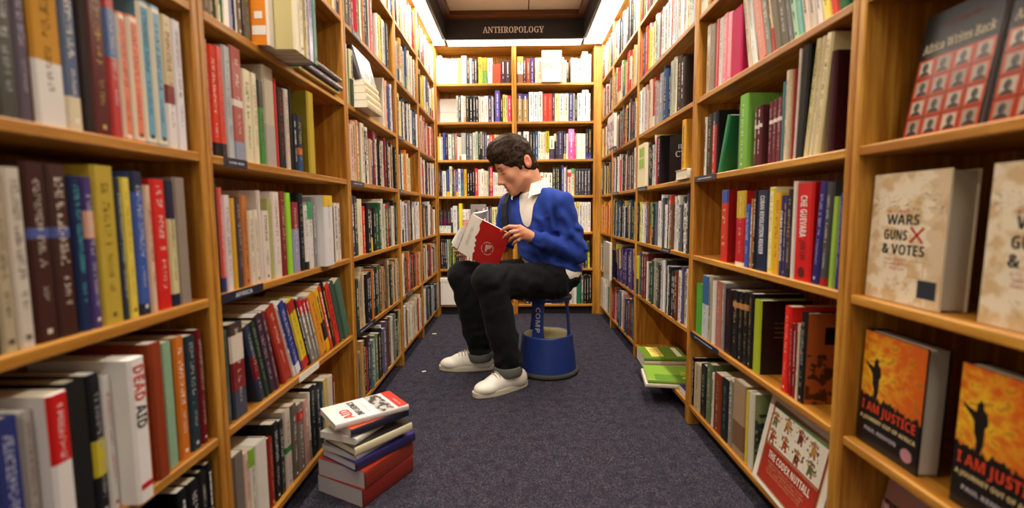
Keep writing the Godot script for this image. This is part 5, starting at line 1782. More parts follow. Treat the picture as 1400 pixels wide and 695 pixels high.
func finish_books(most: int):
	# count along each shelf, as one would from the left of the photograph
	var rows := {}
	for d in queue:
		d.area = in_view(d)
		var key: String = d.bay + str(d.level)
		if not rows.has(key): rows[key] = []
		rows[key].append(d)
	for key in rows:
		var row: Array = rows[key]
		row.sort_custom(func(a, b): return to_pixel(book_frame(a).origin).x < to_pixel(book_frame(b).origin).x)
		var k := 0
		for d in row:
			if d.area > 1.0:
				k += 1
			d.nth = k
	queue.sort_custom(func(a, b): return a.area > b.area)
	stuff = MB.new()
	var singles := 0
	for d in queue:
		var f := book_frame(d)
		if d.title or (singles < most and d.area > 40.0):
			singles += 1
			var size := "thin " if d.t < 0.013 else ("thick " if d.t > 0.034 else "")
			var look: String = size + hue_name(d.c) + " book"
			if d.title == "T1": look = "white book with red and black title"
			elif d.title == "T5": look = "thick red book with white lettering"
			elif d.title == "T3" or d.title == "T4": look = hue_name(d.c) + " book with white lettering"
			elif d.bands.size() > 0 and hue_name(d.bands[0][2]) != hue_name(d.c): look = hue_name(d.c) + " book with " + hue_name(d.bands[0][2]) + " band"
			elif absf(d.a) > 5: look = "leaning " + look
			var label: String = "%s, %s from left, %s, %s" % [look, ordinal(d.nth), SHELF_NAME[d.level], BAY_NAME[d.bay]]
			var o := thing("book", label, "book", "books shelved in the " + BAY_NAME[d.bay], f)
			var cv := MB.new()
			var pg := MB.new()
			draw_book(d, cv, pg, d.area > 420.0)
			part("cover", cv.mesh(M.cover if d.hard else M.gloss if hash(d.c) % 3 == 0 else M.cover_matte), o)
			part("page_block", pg.mesh(M.page_v), o)
			if d.title: spine_title(d, o)
			if d.get("art", ""): side_print(d, o)
		else:
			stuff.xf = f
			draw_book(d, stuff, stuff, false)
	var s := part(numbered("books"), stuff.mesh(M.cover_matte), self)
	tag(s, "rows of small distant books filling the far and high shelves", "books", "", "stuff")

func spine_title(d: Dictionary, o: Node3D):
	var turn := Basis(Vector3.BACK, -PI / 2)
	var h: float = d.h
	if d.title == "T1":
		lettering("title", "DEAD", o, Transform3D(turn, Vector3(0, h * 0.83, 0.0008)), h * 0.24, d.t * 0.62, "c41c1c", "Droid Sans", true)
		lettering("title", "AID", o, Transform3D(turn, Vector3(0, h * 0.6, 0.0008)), h * 0.16, d.t * 0.62, "2a2a2c", "Droid Sans", true)
		var b := MB.new()
		b.quad(Vector3(-d.t * 0.35, 0.022, 0.0008), Vector3(d.t * 0.35, 0.022, 0.0008), Vector3(d.t * 0.35, 0.032, 0.0008), Vector3(-d.t * 0.35, 0.032, 0.0008), hexl("c41c1c"))
		part("imprint", b.mesh(M.cover), o)
	elif d.title == "T2":
		var b := MB.new()
		add_print(b, h * 0.74, h * 0.2, d.t * 0.5, 0, hexl("f0d070"), rng, true)
		part("title", b.mesh(M.cover), o)
	elif d.title == "T3":
		lettering("title", "CUBAN REVOLUTION READER", o, Transform3D(turn, Vector3(0, h * 0.57, 0.0008)), h * 0.72, d.t * 0.4, "e4e8ec", "Droid Sans", true)
	elif d.title == "T4":
		lettering("title", "CUBAN REVOLUTION", o, Transform3D(turn, Vector3(0, h * 0.5, 0.0008)), h * 0.62, d.t * 0.6, "e8e8f0", "Droid Sans", true)
	elif d.title == "T5":
		lettering("title", "CHE GUEVARA", o, Transform3D(turn, Vector3(0, h * 0.66, 0.0008)), h * 0.42, d.t * 0.4, "f0e8e4", "Droid Sans", true)
		lettering("author", "JON LEE", o, Transform3D(turn, Vector3(0, h * 0.32, 0.0008)), h * 0.2, d.t * 0.36, "5c1010", "Droid Sans", true)
		part("emblem", lathe([Vector2(0.0001, 0.0), Vector2(d.t * 0.2, 0.0)], 14, mat("5c1410", 0.5)), o, Transform3D(Basis(Vector3.RIGHT, PI / 2), Vector3(0, h * 0.09, 0.0008)))

const RUNS := {
	"L3-5": "6c6458 5c5448 7c7468*20 b42030*46 c0283c*20 d8d0b0*12 88a070*10 e0d8c0*12 a06840 3c3c3c*30 5c6460*24 c8c8c4*10 d83020*30 gap*60 e0dcd4 d0c860 c8d0d0*30 b0b8b8*30 3c4040 gap*20",
	"L3-4": "e8e8e0/e8e4dc*28 60a060*4 e0dcb0/384830*26 d0c8a0*10 gap*330 d8d0c0*16 e0a890*18 c86858*14 e8e0d0*18 4c5c88*24 d0c8e0*20",
	"R3-3": "gap*10 c8a878*16 f0e8b8/b0c060*60 f0e0c0*20 c83838*22 e0d0c0*10 2c2828*34 1c1c1e*30 b0b8c8*22 e0d870*16 e8d0c8*14 a04048*12 16141a*30 gap*240 d8a030*30",
	"L3-3": "d8b8a8 d0b090 c8905c 8c2c2c/80a040 e0d8c0*34 1c1c1c*30 e8e4dc/e8e4dc*28 c8a888 c0c0bc/283868 7c2428*30 e8e4dc 2c3030*34 1c1c1e*22 b8a890 c8c0b0",
	"L3-2": "4c2858 28382c 2c4030*16 e0d4b0*50 d43020*34 1c1c1c*40 1c1c1c/d8b828*40 16181a*36 284830*40 205c38*30 e0dcd0 d8d0c0 c8c0b0",
	"L3-1": "283c2c*34 c8b090*16 c8b494*16 c0ac88*16 c8b490*16 8c7c60 1c1c1e*40 16161a*34 c87830*12 2c3440*34 1c1c20 3c9040*18 6c4c34 8c6c40 b08c58 4c3428 705838 c8b890",
	"L3-0": "707868*24 c8a060*26 c09c60*22 38281c*28 a83030*14 3c2838 507070*24 8c9890 6c7c58 302c2c*36 28282c e0dcd8*16 686080*34 585070*24 3c5c48 6c3828*34 c8ccc0",
	"R3-5": "d06838 3c5040*30 604080*20 e84428*40 e85838 c0b8d0 e0c850*30 f0e4b0*30 ecdc98 e8e4d0 a8c0b8 d04878 e8e8e8 80a0c0 e8e4dc d0d8d8 e8e0e0 b83048 e8e8e4 c8d0d4 f0ecec e4dcd8 e8e4e4",
	"R3-4": "e0e4dc*36 c8d0d0 e0a8a0 c8c0b4 c86838 c8b8a0 c03830/e8e0d8 a89890 b0a8a8 7c6050 8890a0 283850 30486c 203048 a8b0a0*30 b8bca8 e0d8b8*12 382820*46 2c2018*40 gap*20",
	"R3-2": "1c1c20 2c3430 d0d070 e8e4dc d8d4c8 c04828/e0c890 385878 6c4838 30302c 70a048/d88030 2c3038 1c2834*28 5c6470 e4e0d8*46 d0d4d8 d8d8d4*24 4c5058*16 e0e0dc*26",
	"R3-1": "c8c040/283050 305060 284048 e0dcd4*12 6c2c24*36 70302c*30 582420 e0d8c8*10 384838 8c3c30 2c4838 b0a890 506858 403030 c0c4cc 5c5080 e0e0e8 d8d450*14 202428 e4e0d8*14 242830*26 38403c*24 202420*30",
	"L4-3": "b0a890 c8c0b0 38485c e0dcd0 d88828*30 d87820 d8c8a0*30 e0d0a8 d4c49c c8a878 gap*40",
	"L4-2": "e0dcd4 1c1c20 e4e0d8/282828 d8d4c8 3c4880*40 c8c8d8 8c7058 b09878 5c4838 2c3030 e0d8cc",
	"L4-4": "4c5060 e4d898*40 d8d0a0 383c40 e8e4e0 2c3c58*26 38506c 1c2430*30 c8c8c0",
	"L4-0": "20282c d8d4cc 4c6040 c03038 e0d8c0*30 e4dcc8*30 e8e0cc*34 d8ccb0 e0d8c4 d8d0bc",
	"L4-1": "d8c080 e0d8c8 c8b898 a08868 3c2820*34 b84828 c08040 6c3028 4c2828 2c2824",
	"L5-3": "d8d4c8*30 c8c4b8 d0c0b8*26 c84858 d8d0c8 38404c c4b8a8 8c5c58 2c2c30",
	"L5-4": "b04040 e0dcd0 8c3030 d8c8a8 a84038 d8a890 b06858 2c2830 38343c",
	"L5-0": "e4e0d4*30 e0dcd0*30 8c9098 d0ccc0 384858 28303c*30 1c2028",
	"R4-3": "d08890 5c4438 d8d4cc 3c4c3c 2c2c30 d8d4cc*28 dcd8d4*30 e0dcd8 c83038*26 c8c4bc 4c4038",
	"R4-2": "d8dce0 1c1c24*36 24242c c0b060 e0dcd4 205068*34 30404c c8ccd0",
	"R4-1": "3c2c68*40 34285c*36 4c3c70 c8b040/2c2040*34",
	"R4-0": "a02838 8c2430*34 d89080 e0a090*26 b85848 28384c*40 304858 38506c 4c6878 284050 b8c4c8 e0dcd8",
	"R5-3": "d8c030/2c3828 3c4c38 3858a0 304898*30 d0b040 2c2c38 e0dcd4 1c2028",
	"R5-2": "d89030 e0a038*34 c83828*12 e4a840*34 d89028*30 302820",
	"R5-1": "e0e0dc 48706c 2c5048*30 5c7870 d8dcd8",
	"R5-0": "dcd8d0*24 c8c8b8*30 b0b49c e0dccc 4c6c48*24 e0dcd4",
}

# spine-out books read off the photograph, shelf by shelf: place, thickness, height, lean, jut, colour, bands and print
const BOOKS := {
	"L1-3": "-.604 .015 .230 0 .00 6a5a48|-.627 .028 .235 0 .00 3c3c32|-.650 .018 .245 0 .00 5c5264 tb0a8b8|-.685 .045 .250 0 .00 c08a2c b0-36=dcd8d4 t3a2c14|-.721 .025 .250 0 .00 566684 b0-20=d8cdb0 b92-100=dcdcd8|-.744 .019 .255 0 .00 281a16 n|-.769 .031 .245 0 .00 5c2a2a tc8a860|-.797 .023 .235 0 .00 b42e28 b55-88=4a6a9c tf0e8e0|-.819 .019 .211 0 .00 e07a5a e=e8dcc8|-.844 .024 .215 0 .00 e07a5a e=e8dcc8|-.870 .027 .252 0 .00 6fa0b8 e=e4dcc8|-.898 .025 .253 0 .00 6fa0b8 e=e4dcc8|-.925 .026 .247 0 .00 ccbc94 b34-48=7a2a2a b0-34=dcd8d8|-.951 .026 .248 0 .00 e0dce0 t404040",
	"L1-2": "-.577 .023 .240 0 .00 1a1a1c|-.599 .020 .235 0 .00 b4a88c|-.621 .023 .240 0 .00 ccc4b8 t4c443c|-.650 .032 .250 0 .00 3e2018 te8dcd0 b58-64=4c5a9c|-.682 .030 .250 0 .00 3e2018 te8dcd0 b58-64=4c5a9c|-.709 .021 .235 0 .00 1c2850 t50b0c0|-.729 .018 .235 0 .00 4a3a78 b60-78=d8a890|-.759 .040 .255 0 .00 b8a038 t6a5a20|-.785 .011 .238 0 .00 303848 te0e0e0|-.801 .021 .239 0 .00 dcc850 t806a20|-.826 .025 .251 0 .00 3c58a8 b86-100=28304a b0-8=282c38 te0e4f0|-.848 .016 .229 0 .00 dcbca4|-.874 .034 .241 0 .00 d42018 tf0e0d8|-.903 .022 .240 0 .00 1c2040 b10-70=d0c898 t602020|-.930 .032 .248 0 .00 908478 n",
	"L1-1": "-.541 .023 .220 0 .00 8a8478|-.573 .033 .225 0 .01 2a3474 tc0c4e0|-.608 .019 .220 0 .00 b4b0ac|-.633 .030 .235 0 .02 e0dcdc b58-100=c41c1c tf0e4e0|-.682 .033 .235 0 .00 1c1c1c n|-.712 .022 .235 0 .00 202022 b30-55=d0c030 tc8c8c8|-.733 .018 .225 0 .00 dcdcdc tc02020|-.759 .033 .245 0 .03 e4e2e0 T1|-.808 .008 .220 0 .00 d8641c|-.827 .029 .252 0 .01 8c3a1c n|-.864 .029 .242 0 .00 8cb090 n|-.898 .028 .243 0 .00 c87020 tf4ece0|-.930 .030 .237 0 .00 24343c tc8d0d0|-.957 .017 .243 0 .00 6e1418 te0d0c0",
	"L1-0": "-.772 .053 .245 0 .00 16161a te4e0dc|-.880 .025 .245 0 .00 16161a te4e0dc|-.911 .031 .245 0 .00 16161a te4e0dc|-.940 .022 .250 0 .00 16161a te4e0dc|-.961 .016 .255 0 .00 16161a te4e0dc",
	"L2-4": "-1.049 .017 .220 0 .00 8a7a68|-1.067 .017 .225 0 .00 9a8e7c|-1.081 .009 .220 0 .00 4a4a28|-1.095 .014 .230 0 .00 dcd4b4|-1.105 .005 .220 0 .00 3a7a48|-1.122 .026 .235 0 .00 f0ece4 n|-1.142 .012 .230 0 .00 a8a8c8 t303050|-1.153 .007 .230 0 .00 34304c|-1.160 .007 .230 0 .00 f0ece8|-1.174 .020 .220 0 .00 7a6850|-1.189 .009 .220 0 .00 3a2c20|-1.209 .027 .225 0 .00 605840 tb0a880|-1.245 .032 .245 0 .04 e4dcd0 n k=e88a20 P4|-1.277 .029 .250 0 .09 e0d8b8 n k=c8bc84|-1.305 .027 .250 0 .09 e0d8b8|-1.327 .015 .250 0 .09 c8b878|-1.342 .015 .245 0 .09 ece8dc|-1.365 .029 .240 0 .09 a8a4c4|-1.393 .026 .245 0 .09 3c8070",
	"L2-3": "-1.035 .019 .244 0 .00 c88a80 ta04040|-1.059 .024 .239 0 .00 d43c20 b0-13=201c1c|-1.084 .024 .244 0 .00 d43c20 b0-13=201c1c|-1.112 .027 .254 0 .00 acb4b8 t505860|-1.148 .044 .263 0 .00 a85048 b48-54=d8ccc4 b0-17=8890a8|-1.189 .034 .224 0 .00 dcd4b4 t303030|-1.222 .026 .225 0 .00 dcd4b4|-1.252 .027 .215 0 .00 3a8030 b68-100=2a3020|-1.294 .053 .261 0 .00 b8ae98 b0-42=a8a098 n|-1.329 .011 .241 0 .00 c83428 n|-1.356 .040 .222 0 .00 202020 tc83030|-1.391 .026 .228 0 .00 c4b4a4|-1.413 .016 .237 0 .00 181818 n|-1.436 .025 .166 0 .00 1c1c1e tc0c0c0|-1.468 .033 .171 0 .00 2c3038 b0-30=2a4a78 b30-42=b86020|-1.530 .044 .253 0 .01 b8a030 n k=8a7a24",
	"L2-2": "-1.026 .011 .219 0 .00 d0d0c0 n|-1.039 .013 .251 0 .00 121214 n|-1.056 .017 .235 0 .00 d86058 b0-14=3a3a78|-1.078 .026 .219 0 .00 dcd0d4 t504048|-1.101 .019 .213 0 .00 cc9c28 n|-1.122 .020 .216 0 .00 4a3a40 td0c8c0|-1.147 .027 .219 0 .00 bc7438 t503018|-1.174 .020 .184 0 .00 dcd0bc t403830|-1.196 .022 .186 0 .00 dcd0bc t403830|-1.216 .014 .235 0 .00 d8ccc4 n|-1.242 .036 .184 0 .00 d8ccc0 t403830|-1.270 .017 .215 0 .00 b0b070|-1.299 .040 .235 0 .00 dcd0c8 b0-55=dcd0c8 t903030|-1.337 .033 .238 0 .00 7c2420 td8c090|-1.371 .030 .235 0 .00 90d030 n|-1.410 .045 .209 0 .00 9090b0 b62-100=8a1c28 td8d8e0|-1.451 .032 .237 0 .00 181818 tb0b0b0|-1.482 .027 .201 0 .00 dcd8d4 b0-12=1c1c1c|-1.514 .035 .211 0 .00 dcd8d4 b74-100=30a060|-1.544 .021 .228 0 .00 8a8a8c|-1.590 .070 .234 0 .03 d8d8dc b84-100=e0b820 t8890a0|-1.690 .044 .198 0 .00 5a3028 tb89080|-1.728 .029 .212 0 .00 d8d0c8|-1.759 .026 .212 0 .00 d4c8bc",
	"L2-1": "-1.041 .022 .220 0 .00 4a5a50|-1.089 .053 .226 1 .00 303850 b30-60=7c1c20 b60-88=dcd0c4 b88-100=4a3830|-1.183 .025 .212 15 .00 343a50 b30-60=7c1c20|-1.209 .023 .217 15 .00 24382c tb0b890|-1.237 .029 .228 15 .00 3a2838 tc0a0b0|-1.263 .021 .231 15 .00 5a3040|-1.320 .048 .237 20 .00 a83020 tf0d8c0|-1.360 .015 .239 21 .00 d8ccc8 t302050|-1.386 .032 .242 21 .00 2c3c88 b0-14=d8d8e4|-1.409 .010 .241 21 .00 4c3070|-1.437 .041 .238 21 .00 dcc430 b0-14=c02820 b84-100=b03020|-1.468 .015 .238 21 .00 1c1c1c|-1.490 .026 .235 21 .00 84847c b78-100=c42028|-1.516 .021 .230 21 .00 84847c b78-100=c42028|-1.538 .019 .228 21 .00 84847c b78-100=c42028|-1.574 .046 .229 21 .00 dc9428 t201810|-1.616 .031 .237 21 .00 dcb020 b20-50=202020|-1.646 .025 .247 21 .00 cc4420|-1.672 .023 .257 21 .00 1c1a18 td8c040|-1.705 .037 .243 21 .00 d43028|-1.746 .040 .241 21 .00 3a5448 n|-1.803 .052 .239 21 .00 4a6a58 n",
	"L2-0": "-1.064 .040 .221 0 .00 706860 n|-1.095 .019 .207 0 .00 dcb8a8|-1.119 .025 .206 0 .00 d4d0c4 b78-100=80b030 t505048|-1.161 .055 .203 0 .00 d8d4cc n|-1.206 .024 .190 0 .00 8c2018 te0a060|-1.236 .028 .218 0 .00 1c1c1c tdcdcd8|-1.265 .027 .210 0 .00 242424 tdcdcd8|-1.302 .037 .225 0 .00 bcb0a4 b45-53=207030|-1.344 .033 .223 0 .00 5c5248|-1.384 .039 .209 0 .00 706860 b76-90=b42020|-1.423 .029 .204 0 .00 b89088|-1.446 .011 .220 0 .00 d4ccc4 b0-30=8a8480|-1.471 .036 .231 0 .00 14181c tb0b8b8|-1.511 .038 .222 0 .00 1a2024|-1.545 .024 .214 0 .00 203840|-1.577 .034 .215 0 .00 ccb464 n|-1.616 .038 .214 0 .00 d0c8b8 n|-1.644 .014 .202 0 .00 8a2820",
	"R2-4": "-1.793 .033 .243 0 .00 b4a484|-1.758 .035 .233 0 .00 887868|-1.717 .023 .235 0 .00 cc3838 n|-1.687 .031 .228 0 .00 d4d4cc t606058|-1.653 .033 .228 0 .00 e87890|-1.622 .028 .220 0 .00 f0a0a8 t803040|-1.572 .072 .212 0 .00 bc2858 n|-1.473 .025 .250 13 .00 d4c4ac|-1.446 .027 .235 13 .00 ccccc4 t506070|-1.401 .043 .245 15 .00 cc7460 td8c8b0|-1.363 .029 .250 15 .00 6a6458|-1.340 .012 .240 15 .00 d0b890 b0-30=c04840|-1.318 .029 .250 15 .00 787060 n|-1.285 .033 .250 15 .00 6c685e|-1.258 .019 .240 15 .00 60605a|-1.236 .022 .240 15 .00 a4ccac|-1.213 .021 .245 15 .00 509c90 n|-1.190 .024 .250 15 .00 dcccbc|-1.165 .023 .240 15 .00 d0c4b8 t605850|-1.142 .021 .245 15 .00 dcd4cc|-1.117 .026 .235 15 .00 ecd430 t604010|-1.091 .023 .240 15 .00 d44838 n|-1.065 .026 .240 15 .00 2c6838 n",
	"R2-3": "-1.800 .018 .215 0 .00 e0d8cc|-1.763 .046 .218 0 .00 38382e td0c8b0|-1.722 .031 .216 0 .00 1c2440 b0-80=c03028|-1.696 .012 .219 0 .00 16161a n k=16161a|-1.675 .022 .194 -20 .00 2f8c5a n|-1.530 .012 .203 0 .00 4a4a40 n|-1.486 .047 .222 0 .01 78b048 tf0f4e8|-1.426 .020 .170 0 .00 5c2c30 b64-70=e0d4cc td8c8c0|-1.406 .018 .173 0 .00 5c2c30 b64-70=e0d4cc td8c8c0|-1.344 .020 .169 0 .00 6c3038 b64-70=e0d4cc td8c8c0|-1.323 .020 .171 0 .00 6c3038 b64-70=e0d4cc td8c8c0|-1.301 .020 .172 0 .00 6c3038 b64-70=e0d4cc td8c8c0|-1.284 .012 .206 0 .00 507a80 n|-1.268 .018 .231 0 .00 dcd0b4|-1.250 .014 .227 0 .00 b09470|-1.237 .010 .225 0 .00 8c2820 n|-1.227 .009 .268 -2 .00 d8ccc4 t903028|-1.207 .030 .268 -3 .00 2a2826 n k=161616|-1.177 .023 .268 -7 .00 d0c490 t504828|-1.159 .012 .268 -7 .00 dcd0b0 t504828|-1.140 .022 .268 -7 .00 e0d4a4 t504828|-1.090 .018 .222 0 .00 3c1418 n",
	"R2-2": "-1.620 .045 .243 0 .00 d03828 b82-100=3a58a8 tf0d070 T2 k=a02020|-1.502 .057 .235 0 .00 c42028 b64-100=ccac28 b0-5=e8e0d8 tf0e0c0|-1.455 .030 .193 0 .00 3858a8 tf0f0f0|-1.429 .016 .209 0 .00 b07838|-1.412 .015 .234 0 .00 22242c|-1.369 .059 .232 0 .00 1c2848 te4e8ec T3|-1.321 .027 .238 0 .00 e8e2b0 e=e8d030|-1.291 .029 .221 0 .00 e4ac28 t604010|-1.268 .017 .213 0 .00 3c3868 te8e8f0 T4|-1.252 .013 .210 0 .00 443c70|-1.234 .020 .228 0 .00 2c2c30 b10-60=4a3c38|-1.215 .015 .247 0 .00 dcd8d0 n|-1.172 .066 .241 0 .00 d41818 T5 k=c41414|-1.120 .024 .240 -4 .00 34307a tc0c0e0|-1.091 .024 .237 -3 .00 484848 tdcdcdc b0-8=a02020|-1.063 .020 .204 -2 .00 94bc40 n|-1.042 .016 .211 -1 .00 343488 td0d0e8",
	"R2-1": "-1.819 .056 .197 0 .00 58a838 n|-1.759 .056 .236 0 .00 c0c8c8 b55-100=3868a0|-1.716 .025 .240 0 .00 b0a890|-1.681 .030 .228 0 .00 e0dcd4 n|-1.639 .047 .232 0 .00 b47464 te0d0c4|-1.605 .017 .232 0 .00 908c88|-1.564 .053 .217 0 .00 201418 t704038|-1.514 .041 .221 0 .00 1c1c1c tc8a870 b76-84=c08850|-1.477 .032 .223 0 .00 1c1c1c tc8a870 b76-84=c08850|-1.444 .030 .227 0 .00 1c1c1c tc8a870 b76-84=c08850|-1.416 .024 .229 0 .00 1e1e1e tc8a870|-1.375 .038 .218 0 .00 a8b828 n k=16191a P1|-1.226 .027 .230 -1 .00 e42820 te8c0b8|-1.198 .015 .190 1 .00 8c2020 td8b0a8|-1.182 .011 .194 1 .00 8c2020 td8b0a8|-1.172 .009 .194 0 .00 d8ccb4|-1.155 .023 .228 -1 .00 1c1a18 td8d4d0 k=b05828 P2",
	"R2-0": "-1.858 .014 .196 0 .00 1c1416|-1.815 .062 .183 0 .00 bcac8c t504838|-1.753 .051 .199 0 .00 16181a|-1.703 .042 .222 0 .00 5c7048|-1.668 .019 .199 0 .00 dcd8d0|-1.628 .058 .209 0 .00 7c3820 td8a880|-1.568 .052 .213 0 .00 1c2428 t90a0a0|-1.525 .030 .221 0 .00 8a8478|-1.468 .079 .238 0 .00 a48c6c b10-45=7a5c44 n|-1.415 .014 .232 0 .00 d8c040 n|-1.389 .031 .235 0 .00 d4d0c0 n k=76864c P3",
	"B-6": "-.637 .008 .201 0 .00 f0ece8|-.614 .036 .223 0 .00 f4f0ec t806880|-.583 .025 .200 0 .00 f0f0f4|-.556 .025 .200 0 .00 ecf0f4|-.530 .025 .197 0 .00 f0f0f0|-.504 .024 .199 0 .00 f4f0ec|-.480 .020 .199 0 .00 d8d8dc|-.453 .029 .201 0 .00 c8dc70|-.416 .039 .221 0 .00 e8ecd4 n|-.383 .021 .198 0 .00 30343c|-.362 .020 .200 0 .00 c8ccd0|-.342 .017 .198 0 .00 343048|-.321 .022 .195 0 .00 504840|-.287 .024 .207 0 .00 e8d040|-.264 .021 .202 0 .00 c8a030 b0-50=70a050|-.242 .021 .204 0 .00 d8a838 b0-50=70a050|-.206 .039 .201 0 .00 f0e8d8|-.152 .063 .152 0 .00 e84428 n|-.100 .035 .177 0 .00 403038 te8dcd8|-.062 .039 .182 0 .00 4a383c te8dcd8|0.039 .047 .208 0 .00 f4ecd8 b78-100=e8c850 b0-35=8a5a40|0.075 .018 .199 0 .00 5a2c2c|0.104 .034 .195 0 .00 8c4030 te0a890|0.136 .026 .195 0 .00 484090 td8d0e0|0.170 .021 .198 0 .00 e0e0d0|0.198 .029 .199 0 .00 d8dcc8|0.385 .016 .202 0 .00 ece8dc|0.404 .016 .177 0 .00 dcd8cc|0.422 .016 .177 0 .00 242428|0.461 .026 .195 0 .00 f0ecd0|0.488 .025 .194 0 .00 f0e8c8|0.519 .031 .188 0 .00 e0d8ec|0.562 .044 .243 0 .00 f4f4f4 t303030|0.599 .024 .222 0 .00 f0f0ec",
	"B-5": "-.475 .016 .212 0 .00 b0b8b0|-.457 .016 .216 0 .00 30343a|-.436 .021 .212 0 .00 dcdcd4|-.415 .016 .205 0 .00 d8d0c0 b0-20=b8a070|-.393 .024 .205 0 .00 28282a|-.364 .029 .210 0 .00 1c1c1e te0e0dc|-.337 .018 .205 0 .00 383838|-.315 .021 .202 0 .00 242426|-.295 .013 .204 0 .00 d0d0cc|-.270 .032 .199 0 .00 dcd8cc|-.238 .029 .206 0 .00 e4e4e0|-.210 .021 .213 0 .00 38344c|-.189 .016 .203 0 .00 b8b4c0|-.148 .039 .250 0 .00 5a50a0 td8d0e8|-.115 .016 .190 0 .00 2c2c38|-.094 .021 .217 0 .00 d8c860|-.074 .016 .212 0 .00 e0d8a0|-.050 .026 .208 0 .00 e0506c|0.034 .042 .223 0 .00 9c8450 b82-100=4a3c80|0.079 .042 .219 0 .00 a08858 b82-100=4a3c80|0.126 .037 .235 0 .00 dce8ec|0.164 .034 .234 0 .00 d4e4ec|0.201 .034 .237 0 .00 dce8e8|0.241 .037 .221 0 .00 e44034 te88070|0.279 .037 .221 0 .00 e04034 te88070|0.307 .014 .223 0 .00 343468|0.333 .031 .220 0 .00 e8e4a8|0.371 .039 .220 0 .00 e8e0b4|0.411 .037 .220 0 .00 ece4c4|0.449 .033 .222 0 .00 3c3c80|0.474 .014 .219 0 .00 b0b098|0.491 .018 .202 0 .00 38382c|0.521 .037 .221 0 .00 e8ecea|0.567 .050 .248 0 .00 d4e0ec|0.601 .013 .220 0 .00 e4e4e4",
	"B-4": "-.636 .011 .191 0 .00 e8c860 n|-.623 .012 .219 0 .00 d86828 b0-82=ece4cc|-.609 .014 .188 0 .00 e8e4d8|-.591 .021 .221 0 .00 4858a8 b0-16=3050b0|-.569 .020 .211 0 .00 30282c tb0a8a0|-.543 .027 .208 0 .00 ecead8 b0-4=d06080|-.515 .024 .213 0 .00 889088|-.493 .016 .217 0 .00 b06c68|-.475 .018 .189 0 .00 ece4dc|-.457 .015 .186 0 .00 e8e4c8 b0-18=c87830|-.430 .039 .219 0 .00 a0a4a0 b0-22=f0f0ee te0b0b0|-.396 .023 .217 0 .00 48504c|-.370 .027 .214 0 .00 787c8c|-.343 .022 .221 0 .00 d4ccbc|-.321 .020 .230 0 .00 a8bca8|-.300 .016 .231 0 .00 182c30 tc0c8c8|-.285 .013 .228 0 .00 c0c0b4 b0-40=1c2428|-.268 .020 .226 0 .00 5a5044|-.248 .018 .220 0 .00 4c4868|-.227 .020 .199 0 .00 e4d8e0 b0-50=6c4858|-.203 .021 .202 0 .00 e85828|-.185 .014 .202 0 .00 d84820|-.169 .016 .203 0 .00 ecc8a0|-.150 .020 .203 0 .00 b8ac80|-.128 .019 .203 0 .00 50907c|-.105 .025 .203 0 .00 a8b098|-.082 .020 .201 0 .00 d8d0c8|-.058 .025 .213 0 .00 c8b8b0",
	"B-4b": "0.028 .026 .223 0 .00 d0d4d8|0.051 .018 .218 0 .00 343c44|0.084 .045 .226 0 .00 dce0dc|0.124 .029 .222 0 .00 302c28 tc0b8a8|0.148 .015 .222 0 .00 2c3440 tc0c0c8|0.169 .023 .226 0 .00 285078 td0d8e0|0.192 .020 .225 0 .00 ecf0e4|0.213 .019 .219 0 .00 ecead4|0.233 .019 .221 0 .00 f0dcc8|0.258 .027 .227 0 .00 b4b428 b0-24=f0ecd8|0.294 .040 .187 0 .00 ecead8 b0-45=4a3c58|0.322 .015 .207 0 .00 e8e0b0 b0-70=202020|0.335 .008 .220 0 .00 3c3444|0.364 .047 .226 0 .00 443c58 tb0a8c0|0.401 .022 .224 0 .00 34343c b0-20=e8a838|0.420 .015 .206 0 .00 ece8f0|0.454 .048 .242 0 .00 d058a8 b58-100=e488c8|0.485 .013 .213 0 .00 d85068|0.514 .039 .206 0 .00 f0f0d8 n|0.552 .036 .205 0 .00 f0f0d8 n|0.582 .019 .243 0 .00 242428 tc8c8c4 b0-18=3c3c88|0.606 .028 .240 0 .00 2c2c2c tc8a030 b0-18=3c3c88",
	"B-3": "-.635 .013 .221 0 .00 5c2c38|-.620 .012 .219 0 .00 3c2838|-.596 .033 .208 0 .00 d4dcd8 t9098a0|-.566 .023 .221 0 .00 344078 b0-18=ecb828 t8088b0|-.542 .021 .246 0 .00 e4ecd0|-.523 .014 .218 0 .00 4a4830|-.507 .014 .220 0 .00 c84858 b0-75=8a7888|-.490 .017 .221 0 .00 4848a0 b0-18=ecb828|-.470 .020 .225 0 .00 ecf0f0|-.446 .027 .223 0 .00 5c6090 b0-60=508098|-.420 .022 .222 0 .00 ecb828|-.395 .022 .214 0 .00 1a1a1c te0d0d0|-.373 .020 .214 0 .00 1a1a1c te0d0d0|-.352 .019 .214 0 .00 1a1a1c te0d0d0|-.328 .025 .227 0 .00 d03840|-.302 .023 .218 0 .00 f0e8dc b0-20=e8e4e0|-.279 .021 .223 0 .00 f4f0e8|-.257 .020 .208 0 .00 e4d8c4|-.239 .014 .205 0 .00 e4dcc4|-.226 .010 .232 0 .00 4c5c48|-.207 .026 .242 0 .00 b82440 b35-60=d87838|-.184 .017 .194 0 .00 ece4ec|-.166 .016 .191 0 .00 e0ecdc|-.147 .019 .191 0 .00 f0ece4|-.127 .019 .191 0 .00 f0e4d8|-.107 .018 .191 0 .00 ece0e4|-.088 .018 .191 0 .00 e8e4e4|-.066 .023 .190 0 .00 ece8e0|-.045 .018 .190 0 .00 e8e8e0",
